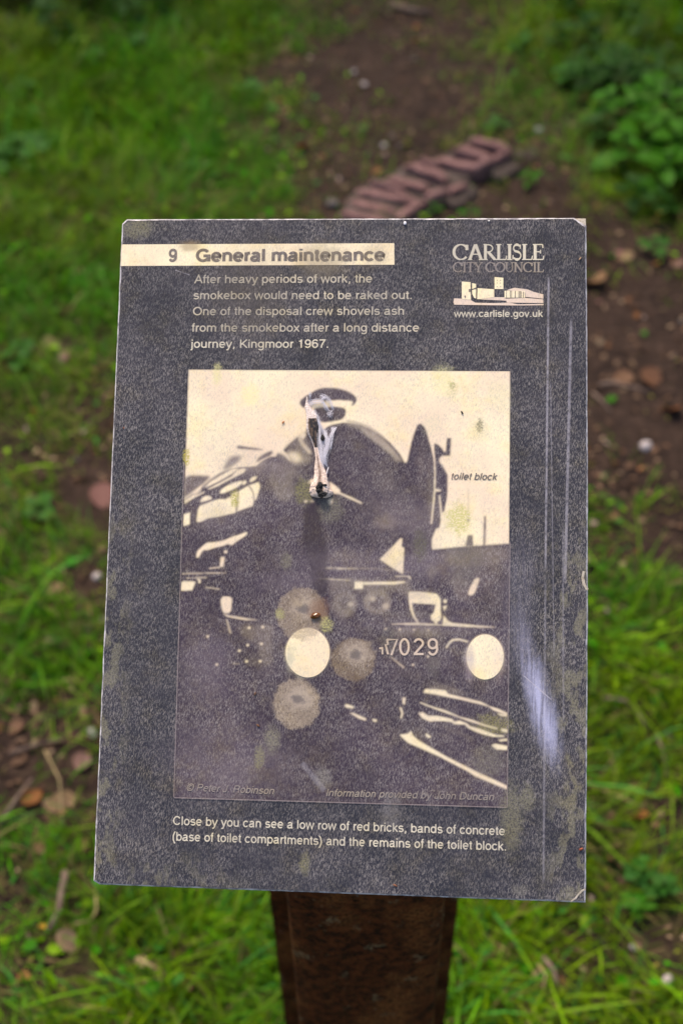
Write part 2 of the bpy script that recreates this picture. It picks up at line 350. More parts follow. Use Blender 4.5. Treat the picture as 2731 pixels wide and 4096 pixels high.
# ---- weathering shared by everything printed on the panel
def weather_group():
    g = bpy.data.node_groups.new('panel_weathering', 'ShaderNodeTree')
    g.interface.new_socket('Color', in_out='INPUT', socket_type='NodeSocketColor')
    g.interface.new_socket('Position', in_out='INPUT', socket_type='NodeSocketVector')
    g.interface.new_socket('Color', in_out='OUTPUT', socket_type='NodeSocketColor')
    g.interface.new_socket('Roughness', in_out='OUTPUT', socket_type='NodeSocketFloat')
    g.interface.new_socket('Height', in_out='OUTPUT', socket_type='NodeSocketFloat')
    b = N(g); gi = b.n('NodeGroupInput'); go = b.n('NodeGroupOutput')
    c = gi.outputs[0]; P = gi.outputs[1]
    patch = b.noise(P, 28, 3, .6); fine = b.noise(P, 1500, 2, .6); mid = b.noise(P, 260, 3, .65); mott = b.noise(P, 60, 4, .65)
    f1 = b.noise(b.vm('MULTIPLY', P, (1900, 430, 1)), 1, 2, .6, dist=.6)
    rot = b.n('ShaderNodeVectorRotate', rotation_type='Z_AXIS'); b.put(rot.inputs['Vector'], P); rot.inputs['Angle'].default_value = .35
    f2 = b.noise(b.vm('MULTIPLY', rot.outputs[0], (1700, 420, 1)), 1, 2, .6, dist=.8)
    fl = b.math('MAXIMUM', b.ramp(f1, .50, .66), b.ramp(f2, .52, .68))
    big = b.noise(P, 9, 3, .6)
    amt = b.math('MULTIPLY', fl, b.math('ADD', b.math('MULTIPLY', b.ramp(mott, .3, .65), .30), b.math('ADD', b.math('MULTIPLY', b.ramp(big, .35, .65), .16), .14)))
    c = b.mix(amt, c, (.385, .355, .345))
    # slow grey bloom
    c = b.mix(b.math('MULTIPLY', b.ramp(patch, .4, .75), .07), c, (.22, .20, .22))
    def ell(px, py, rx, ry, soft=.35, amp=.5, nz=mid, rotd=0.0):
        x, y = pm(px, py); sx = rx * .000155; sy = ry * .000155
        v = b.vm('SUBTRACT', P, (x, y, 0))
        if rotd:
            r = b.n('ShaderNodeVectorRotate', rotation_type='Z_AXIS'); b.put(r.inputs['Vector'], v); r.inputs['Angle'].default_value = math.radians(rotd); v = r.outputs[0]
        d = b.vm('LENGTH', b.vm('MULTIPLY', v, (1 / sx, 1 / sy, 0)))
        d = b.math('ADD', d, b.math('MULTIPLY', b.math('SUBTRACT', nz, .5), amp))
        return b.ramp(d, 1 + soft, 1 - soft)
    def mx(m, s, colr):
        nonlocal c
        if colr[1] > colr[2] * 1.1 and colr[1] >= colr[0] * .98: colr = (colr[1] * 1.03, colr[1] * .97, colr[2] * 1.12); s *= .9
        c = b.mix(b.math('MULTIPLY', m, s), c, colr)
    def mxn(lst): 
        o = lst[0]
        for k in lst[1:]: o = b.math('MAXIMUM', o, k)
        return o
    # dark drip stain under the insect case
    drip = mxn([ell(1250, 2110, 40, 130, .35, .5), ell(1275, 2250, 34, 140, .35, .5), ell(1285, 2330, 28, 60, .4, .5)])
    mx(drip, .75, (.036, .027, .036))
    for (px, py, rx, ry) in [(1640, 2080, 150, 90), (1000, 1860, 130, 60), (860, 2060, 70, 50), (1450, 2260, 260, 60), (830, 2650, 80, 120), (1150, 2330, 110, 40), (1680, 2500, 200, 26), (900, 3050, 220, 120), (1750, 2250, 110, 60)]: mx(ell(px, py, rx, ry, .8, 1.3), .22, (.22, .18, .22))
    # worn discs where stickers have been
    rub = b.ramp(b.noise(P, 700, 3, .7), .25, .6)
    for (px, py, rx, ry, s, cl) in [(1206, 2455, 100, 103, .62, (.30, .235, .17)), (1185, 2815, 92, 97, .74, (.33, .265, .20)), (1413, 2637, 88, 84, .72, (.20, .15, .105))]:
        e = ell(px, py, rx, ry, .10, .42)
        mx(b.math('MULTIPLY', e, b.math('ADD', b.math('MULTIPLY', rub, .7), .3)), s, cl)
        mx(b.math('MULTIPLY', b.math('MULTIPLY', e, fl), b.ramp(mott, .35, .6)), .5, (.45, .38, .30))
        e2 = ell(px + 15, py - 25, 55, 42, .5, 1.6); mx(e2, .45, (.48, .40, .33))
        e3 = ell(px + 8, py - 18, 24, 17, .5, 2.0); mx(e3, .7, (.09, .08, .09))
    mx(ell(1275, 2440, 38, 45, .5, 1.2), .55, (.16, .075, .04))
    # algae
    al = b.ramp(b.noise(P, 900, 3, .7), .35, .6)
    for (px, py, rx, ry, s, cl) in [(1215, 1966, 36, 50, .8, (.15, .19, .08)), (1322, 2035, 48, 56, .6, (.16, .18, .12)), (1146, 2243, 22, 32, .6, (.15, .19, .12)),
            (942, 1995, 17, 34, .8, (.36, .34, .10)), (1680, 2181, 28, 56, .75, (.075, .11, .07)), (1834, 2074, 48, 58, .75, (.50, .48, .18)), (1918, 1702, 15, 25, .9, (.10, .12, .06)),
            (1808, 1542, 11, 13, .9, (.05, .07, .03)), (1808, 1560, 22, 34, .5, (.45, .48, .25)), (1915, 1715, 34, 42, .35, (.4, .4, .25)), (1088, 2957, 30, 48, .65, (.21, .22, .14)),
            (1036, 3030, 21, 42, .65, (.22, .23, .12)), (1293, 3112, 34, 38, .5, (.24, .23, .22)), (1562, 3250, 38, 66, .5, (.20, .20, .18)), (1219, 3455, 20, 40, .6, (.22, .23, .12)),
            (548, 912, 62, 42, .6, (.22, .21, .15)), (1950, 3040, 60, 60, .35, (.2, .22, .15)), (1970, 2900, 70, 40, .35, (.35, .33, .12)), (2045, 3270, 40, 120, .55, (.22, .22, .13)),
            (2110, 3190, 26, 50, .5, (.24, .24, .14)), (746, 1830, 14, 34, .8, (.42, .36, .08)), (1000, 1580, 38, 46, .45, (.75, .70, .30)), (1860, 2250, 60, 80, .4, (.10, .13, .10)),
            (1555, 2555, 30, 50, .45, (.12, .14, .11)), (1735, 2670, 25, 40, .45, (.10, .13, .10)), (1165, 2612, 26, 44, .45, (.55, .56, .30)), (1305, 2500, 24, 28, .7, (.40, .38, .16)),
            (1120, 2455, 18, 22, .6, (.35, .34, .14)), (1870, 2620, 24, 36, .4, (.35, .38, .30)), (1215, 2690, 40, 22, .4, (.52, .55, .36)), (2080, 3560, 30, 20, .4, (.2, .2, .15)),
            (868, 1500, 18, 46, .55, (.62, .60, .28)), (1770, 1520, 46, 56, .4, (.68, .66, .34)), (1990, 1580, 46, 56, .3, (.6, .58, .34)), (1730, 1700, 36, 40, .3, (.6, .58, .38)), (1215, 1700, 22, 40, .3, (.62, .54, .32))]:
        e = ell(px, py, rx, ry, .45, 1.6)
        mx(b.math('MULTIPLY', e, b.math('ADD', b.math('MULTIPLY', al, .9), .12)), min(1, s * 1.2), cl)
    mx(ell(1878, 2650, 18, 60, .8, 1.0), .45, (.40, .34, .40)); mx(ell(1990, 2640, 22, 60, .8, 1.0), .35, (.70, .56, .50)); mx(ell(1160, 2640, 14, 40, .8, 1.2), .5, (.45, .43, .34))
    # algae bloom along the right, left and lower margins
    sep = b.n('ShaderNodeSeparateXYZ'); b.put(sep.inputs[0], P); x, y = sep.outputs[0], sep.outputs[1]
    pn = b.noise(b.vm('MULTIPLY', P, (1, .5, 1)), 110, 3, .6)
    xr = pm(2130, 2500)[0]; xr2 = pm(2290, 2500)[0]; yr = pm(2300, 1900)[1]; yr2 = pm(2300, 2400)[1]
    mr = b.math('MULTIPLY', b.ramp(x, xr, xr2), b.ramp(y, yr, yr2))
    xl = pm(560, 2500)[0]; xl2 = pm(440, 2500)[0]; ml = b.math('MULTIPLY', b.ramp(x, xl, xl2), b.ramp(y, pm(400, 1750)[1], pm(400, 2500)[1]))
    mb = b.math('MULTIPLY', b.ramp(y, pm(1300, 3380)[1], pm(1300, 3560)[1]), b.ramp(x, pm(1100, 3500)[0], pm(600, 3500)[0]))
    m_ = mxn([mr, ml, b.math('MULTIPLY', mb, .7)])
    m_ = b.math('MULTIPLY', b.math('MULTIPLY', m_, b.ramp(pn, .49, .58)), b.math('ADD', b.math('MULTIPLY', al, .75), .25))
    mx(m_, .58, (.24, .225, .155))
    # tide of brown-yellow mottling in pale ink and specks
    mo = b.ramp(b.noise(P, 45, 4, .7), .45, .75)
    c = b.mix(b.math('MULTIPLY', mo, .45), c, b.mix(1.0, c, (.96, .86, .50), 'MULTIPLY'))
    sp = b.ramp(b.noise(P, 800, 3, .6), .60, .72); c = b.mix(b.math('MULTIPLY', sp, .30), c, (.16, .12, .07))
    # brownish stain across the heading
    mx(ell(1000, 1150, 160, 190, .6, .8), .25, (.12, .10, .08)); mx(ell(1290, 1040, 100, 70, .6, 1.2), .50, (.20, .165, .11)); mx(ell(1500, 1020, 60, 50, .6, 1.4), .3, (.22, .18, .12)); mx(ell(760, 985, 42, 22, .6, 1.0), .6, (.28, .2, .11))
    # pale blueish streak on the right margin, then thin vertical scratches
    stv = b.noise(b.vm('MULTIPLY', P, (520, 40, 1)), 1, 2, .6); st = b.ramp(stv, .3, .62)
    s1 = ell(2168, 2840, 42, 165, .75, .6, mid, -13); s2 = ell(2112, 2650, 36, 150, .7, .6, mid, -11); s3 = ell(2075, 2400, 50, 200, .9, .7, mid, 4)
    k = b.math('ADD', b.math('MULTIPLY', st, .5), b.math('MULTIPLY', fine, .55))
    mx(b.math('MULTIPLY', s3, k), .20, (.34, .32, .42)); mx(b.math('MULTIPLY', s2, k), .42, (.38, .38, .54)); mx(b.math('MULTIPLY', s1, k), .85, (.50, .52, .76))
    for (pa, pb, w, s) in [((2193, 1085), (2180, 2300), 6, .5), ((2180, 2300), (2172, 3550), 6, .28), ((2283, 1260), (2258, 2350), 8, .42), ((2200, 1500), (2215, 2650), 3, .3),
                           ((2250, 2100), (2252, 2900), 5, .25), ((2090, 2700), (2205, 2800), 2.5, .8), ((1205, 3050), (1300, 3165), 16, .22), ((700, 1080), (760, 1100), 2, .6)]:
        (x0, y0), (x1, y1) = pm(*pa), pm(*pb); mxx, myy = (x0 + x1) / 2, (y0 + y1) / 2; Ln = math.hypot(x1 - x0, y1 - y0) / 2; an = math.atan2(y1 - y0, x1 - x0)
        v = b.vm('SUBTRACT', P, (mxx, myy, 0))
        r = b.n('ShaderNodeVectorRotate', rotation_type='Z_AXIS'); b.put(r.inputs['Vector'], v); r.inputs['Angle'].default_value = -an
        sp2 = b.n('ShaderNodeSeparateXYZ'); b.put(sp2.inputs[0], r.outputs[0])
        ax = b.math('ABSOLUTE', sp2.outputs[0]); ay = b.math('ABSOLUTE', sp2.outputs[1])
        mk = b.math('MULTIPLY', b.ramp(ax, Ln, Ln * .9), b.ramp(ay, w * .000155, w * .00005))
        mx(b.math('MULTIPLY', mk, b.ramp(mid, .2, .6)), s, (.42, .40, .46))
    b.put(go.inputs[0], c)
    b.put(go.inputs[1], b.math('ADD', .5, b.math('MULTIPLY', fl, .3)))
    b.put(go.inputs[2], b.math('ADD', fl, fine))
    return g
WG = weather_group()
def printed(name, rgb, rgb2=None):
    mt, b, bs = new_mat(name)
    P = obj_coord(b); c = rgb
    if rgb2: c = b.mix(b.ramp(b.noise(P, 18, 3, .6), .35, .65), rgb, rgb2)
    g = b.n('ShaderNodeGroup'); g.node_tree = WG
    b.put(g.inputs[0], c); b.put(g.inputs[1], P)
    b.put(bs.inputs['Base Color'], g.outputs[0]); b.put(bs.inputs['Roughness'], g.outputs[1]); bs.inputs['Specular IOR Level'].default_value = .18
    bump(b, bs, g.outputs[2], .00006, .6)
    return mt
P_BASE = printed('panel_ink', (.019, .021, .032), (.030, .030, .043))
P_DARK = printed('photo_shadow_ink', (.054, .037, .060), (.078, .057, .082))
P_DEEP = printed('photo_deep_ink', (.055, .044, .06))
P_MID = printed('photo_mid_ink', (.19, .155, .165))
P_CREAM = printed('cream_ink', (.80, .655, .46), (.86, .76, .53))
P_PINK = printed('pale_pink_ink', (.70, .56, .46))
P_TEXT = printed('lettering_ink', (.56, .50, .40), (.36, .33, .28))
P_TEXTB = printed('bright_lettering_ink', (.62, .57, .46), (.50, .46, .38))
P_FAINT = printed('faint_lettering_ink', (.30, .255, .21), (.22, .19, .18))
P_GREY = printed('grey_heading_ink', (.085, .072, .075), (.17, .14, .12))

# ---- body of the panel: worn pale edge, black back
me_, b, bs = new_mat('worn_panel_edge'); P = obj_coord(b)
nn = b.noise(P, 160, 4, .7)
b.put(bs.inputs['Base Color'], b.mix(b.ramp(nn, .35, .62), (.16, .15, .17), (.52, .50, .52))); bs.inputs['Roughness'].default_value = .55; bump(b, bs, nn, .0005)
M_EDGE = me_
me_, b, bs = new_mat('panel_core'); P = obj_coord(b)
nn = b.noise(P, 500, 4, .7)
b.put(bs.inputs['Base Color'], b.mix(b.ramp(nn, .3, .7), (.30, .25, .19), (.50, .45, .38))); bs.inputs['Roughness'].default_value = .85; bump(b, bs, nn, .0005)
M_CORE = me_
me_, b, bs = new_mat('panel_back'); bs.inputs['Base Color'].default_value = (.02, .018, .02, 1); bs.inputs['Roughness'].default_value = .6; M_BACK = me_

def panel_outline(n=60):
    pts = []; hw, hh = PW / 2, PH / 2
    def seg(a, bb, k):
        for i in range(k):
            t = i / k; pts.append([a[0] + (bb[0] - a[0]) * t, a[1] + (bb[1] - a[1]) * t])
    seg((-hw + .004, -hh), (hw, -hh), n); seg((hw, -hh), (hw, hh - .0052), n); seg((hw, hh - .0052), (hw - .0075, hh), 4); seg((hw - .0075, hh), (-hw + .003, hh), n)
    seg((-hw + .003, hh), (-hw, hh - .003), 2); seg((-hw, hh - .003), (-hw, -hh + .002), n); seg((-hw, -hh + .002), (-hw + .004, -hh), 2)
    out = []
    for i, (x, y) in enumerate(pts):
        j = .00022 * mn.noise(Vector((x * 300, y * 300, 5)))
        if x > hw - .001: x += .0011 * math.cos(y / hh * math.pi / 2)
        r = math.hypot(x, y); out.append((x + j * (1 if abs(x) > hw - .004 else 0), y + j * (1 if abs(y) > hh - .001 else 0)))
    return out
O = panel_outline(); k = len(O)
def inset(p, d):
    sx = 1 - d / (PW / 2); sy = 1 - d / (PH / 2); return (p[0] * sx, p[1] * sy)
rnd = [0.0007 + .0007 * abs(mn.noise(Vector((p[0] * 90, p[1] * 90, 3)))) for p in O]
I = [inset(p, r) for p, r in zip(O, rnd)]
Vv = [(x, y, 0) for x, y in I] + [(x, y, -.0007) for x, y in O] + [(x, y, -PT) for x, y in O]
fc = [list(range(k))] + [[i, k + i, k + (i + 1) % k, (i + 1) % k] for i in range(k)] + [[k + i, 2 * k + i, 2 * k + (i + 1) % k, k + (i + 1) % k] for i in range(k)] + [list(range(3 * k - 1, 2 * k - 1, -1))]
fm = [0] + [1] * k + [2] * k + [3]
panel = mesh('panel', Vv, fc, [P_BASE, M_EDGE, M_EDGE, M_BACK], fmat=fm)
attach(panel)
# chipped top right corner (pale core showing one layer down) and split lower right corner
hw, hh = PW / 2, PH / 2
cv_ = [(hw - .0078, hh - .0002, -.0011), (hw - .0002, hh - .0001, -.0015), (hw - .0001, hh - .0056, -.0011), (hw - .0075, hh, -PT), (hw - .0002, hh - .0001, -PT), (hw, hh - .0052, -PT), (hw - .0048, hh - .0026, -.0006)]
attach(mesh('chipped_corner', cv_, [[0, 6, 1], [6, 2, 1], [0, 1, 4, 3], [1, 2, 5, 4]], M_CORE))
def strip(pts, w, z=.0004):
    V = []; n_ = len(pts)
    for i, p in enumerate(pts):
        a = Vector(pts[max(i - 1, 0)]); c_ = Vector(pts[min(i + 1, n_ - 1)]); t = (c_ - a).normalized(); ww = w * (1 + .6 * mn.noise(Vector((p[0] * 900, p[1] * 900, 0)))) / 2
        V += [(p[0] - t.y * ww, p[1] + t.x * ww, z), (p[0] + t.y * ww, p[1] - t.x * ww, z)]
    return V, [[2 * i, 2 * i + 1, 2 * i + 3, 2 * i + 2] for i in range(n_ - 1)]
pts = [pm(2340, 3555), pm(2326, 3562), pm(2310, 3578), pm(2300, 3592), pm(2280, 3606)]
V_, F_ = strip(pts, .0011); attach(mesh('split_corner', V_, F_, M_CORE))
pts = [pm(2333, 2285), pm(2328, 2310), pm(2333, 2335), pm(2344, 2355), pm(2350, 2358)]
V_, F_ = strip(pts, .0014); attach(mesh('edge_nick', V_, F_, M_CORE))

# ---- flat print: thin sheets of ink, each a little proud of the one below
LV = .00010
def sheet(name, polys, mat, lvl, parent=None, n=None):
    """polys: lists of surveyed pixels; each becomes one n-gon"""
    V = []; Fc = []
    for p in polys:
        s = len(V); V += [(*pm(*q), 0) for q in p]; Fc.append(list(range(s, len(V))))
    me = bpy.data.meshes.new(name); me.from_pydata(V, [], Fc); me.materials.append(mat); me.update()
    import bmesh
    bm = bmesh.new(); bm.from_mesh(me); bmesh.ops.triangulate(bm, faces=bm.faces[:], ngon_method='EAR_CLIP')
    for f in bm.faces:
        if f.normal.z < 0: f.normal_flip()
    bm.to_mesh(me); bm.free()
    o = bpy.data.objects.new(name, me); col.objects.link(o)
    if parent is None: attach(o, lvl * LV)
    else:
        o.parent = parent; o.location = (0, 0, lvl * LV)
    return o
def Z(ox, oy, s): return lambda pts: [(ox + x / s, oy + y / s) for x, y in pts]
R3 = Z(680, 1440, 2.178); R4 = Z(1350, 1440, 2.0907); R5 = Z(680, 2200, 2.178); R6 = Z(1350, 2200, 2.0907); R8 = Z(1300, 2700, 1.4255); RL = Z(720, 1650, 2.7034)
RC_ = Z(1150, 1520, 4.357); LG = Z(1750, 940, 3.136); RR = Z(1500, 2200, 2.851)
def smooth(pts, it=2):
    for _ in range(it):
        q = []
        for i in range(len(pts)):
            a = pts[i]; c_ = pts[(i + 1) % len(pts)]
            q += [(a[0] * .75 + c_[0] * .25, a[1] * .75 + c_[1] * .25), (a[0] * .25 + c_[0] * .75, a[1] * .25 + c_[1] * .75)]
        pts = q
    return pts
def ellp(cx, cy, rx, ry, n=48): return [(cx + rx * math.cos(2 * math.pi * i / n), cy + ry * math.sin(2 * math.pi * i / n)) for i in range(n)]
def arc(cx, cy, rx, ry, a0, a1, n=22): return [(cx + rx * math.cos(math.radians(a0 + (a1 - a0) * i / n)), cy + ry * math.sin(math.radians(a0 + (a1 - a0) * i / n))) for i in range(n + 1)]
def band(pts, w):
    """a line of pixel points thickened to a polygon"""
    L, R = [], []
    for i, p in enumerate(pts):
        a = pts[max(i - 1, 0)]; c_ = pts[min(i + 1, len(pts) - 1)]; dx, dy = c_[0] - a[0], c_[1] - a[1]; d = math.hypot(dx, dy) or 1
        wi = (w[i] if isinstance(w, (list, tuple)) else w) / 2
        L.append((p[0] - dy / d * wi, p[1] + dx / d * wi)); R.append((p[0] + dy / d * wi, p[1] - dx / d * wi))
    return L + R[::-1]

sheet('title_band', [[(487.5, 978), (1576, 973), (1577, 1059), (483.5, 1064)]], P_CREAM, 1)
FR = [(753, 1478), (2040, 1485), (2027, 3228), (697, 3189)]

# cream sky of the printed picture
sky_ = R3([(163, 84)]) + R4([(1440, 92), (1436, 1538), (1390, 1537), (1300, 1545), (1000, 1566), (790, 1585), (786, 1530), (790, 1490), (820, 1415), (850, 1400), (862, 1340), (868, 1275), (890, 1270), (912, 1160),
    (920, 1080), (918, 960), (880, 890), (848, 850), (850, 825), (870, 803), (940, 802), (948, 655), (912, 655), (903, 765), (888, 770), (872, 738), (835, 705), (805, 695), (800, 760), (790, 730), (765, 680),
    (745, 600), (722, 555), (692, 530), (665, 545), (640, 610), (615, 690), (600, 760), (580, 850), (562, 862), (520, 785), (440, 695), (350, 625), (260, 572), (180, 544), (90, 530), (20, 528)]) + \
    RC_([(1150, 745), (1050, 748), (930, 755), (800, 780), (700, 820), (640, 870), (560, 900), (340, 880), (300, 930)]) + \
    RL([(1390, 230), (1330, 300), (1275, 265), (1210, 320), (1130, 390), (1115, 410), (1160, 450), (1200, 530), (1060, 440), (1040, 480), (980, 480), (900, 520), (820, 580), (640, 590), (560, 610), (430, 660), (330, 740), (250, 800), (150, 880), (50, 950)])
dark = [RL([(48, 730), (60, 700), (110, 680), (220, 680), (310, 685), (330, 700), (260, 770), (180, 830), (100, 890), (46, 935)]),
        smooth(RL([(460, 620), (490, 560), (530, 500), (570, 470), (660, 465), (660, 500), (610, 555), (540, 600), (480, 625)]), 1),
        RL([(45, 945), (150, 870), (240, 800), (330, 720), (440, 650), (560, 590), (560, 600), (450, 665), (340, 740), (250, 815), (150, 890), (45, 962)]),
        smooth(RL([(612, 375), (625, 358), (655, 358), (700, 368), (895, 395), (900, 405), (880, 410), (690, 398), (650, 395), (620, 390)]), 1),
        smooth(RL([(820, 525), (870, 470), (960, 420), (1000, 415), (1005, 440), (960, 480), (900, 500), (840, 540)]), 1),
        RL([(840, 580), (880, 540), (985, 478), (1000, 485), (900, 560), (870, 590)]),
        smooth(RL([(1045, 450), (1090, 440), (1140, 465), (1190, 520), (1200, 545), (1040, 500)]), 1),
        RL([(1118, 400), (1150, 360), (1210, 320), (1275, 262), (1300, 300), (1340, 370), (1400, 450), (1420, 540), (1310, 560), (1330, 440), (1240, 380), (1170, 375)]),
        RL([(1330, 290), (1400, 235), (1440, 350), (1445, 440), (1400, 400)]),
        smooth(RC_([(205, 400), (230, 350), (300, 290), (420, 220), (500, 170), (600, 140), (700, 130), (850, 140), (1000, 175), (1100, 220), (1180, 280), (1210, 330), (1190, 390), (1150, 440), (1100, 458), (1140, 400), (1130, 365), (900, 352), (700, 362), (450, 345), (345, 430), (300, 495), (240, 465)]), 1),
        smooth(RC_([(450, 520), (480, 480), (800, 465), (960, 475), (1025, 520), (1000, 640), (925, 700), (780, 720), (620, 745), (500, 700)]), 1),
        RC_([(1000, 752), (860, 772), (740, 800), (660, 850), (600, 900), (420, 900), (330, 880), (320, 980), (400, 1250), (1310, 1250), (1310, 800)]),
        R4([(1085, 1465), (1130, 1465), (1131, 1560), (1068, 1562)]), R4([(1222, 1305), (1241, 1305), (1233, 1560), (1214, 1560)]),
        R4([(1086, 1070), (1092, 1070), (1091, 1345), (1087, 1345)]), R4([(1074, 1330), (1106, 1330), (1090, 1368)])]
def grow(poly, d):
    n_ = len(poly); out = []
    ar = sum(poly[i][0] * poly[(i + 1) % n_][1] - poly[(i + 1) % n_][0] * poly[i][1] for i in range(n_)); sg = 1 if ar > 0 else -1
    for i in range(n_):
        a, c_ = poly[i - 1], poly[(i + 1) % n_]; t = Vector((c_[0] - a[0], c_[1] - a[1]))
        if t.length < 1e-6: out.append(poly[i]); continue
        t.normalize(); out.append((poly[i][0] + sg * t.y * d, poly[i][1] - sg * t.x * d))
    return out
P_HALF = printed('photo_halftone_ink', (.36, .30, .27))
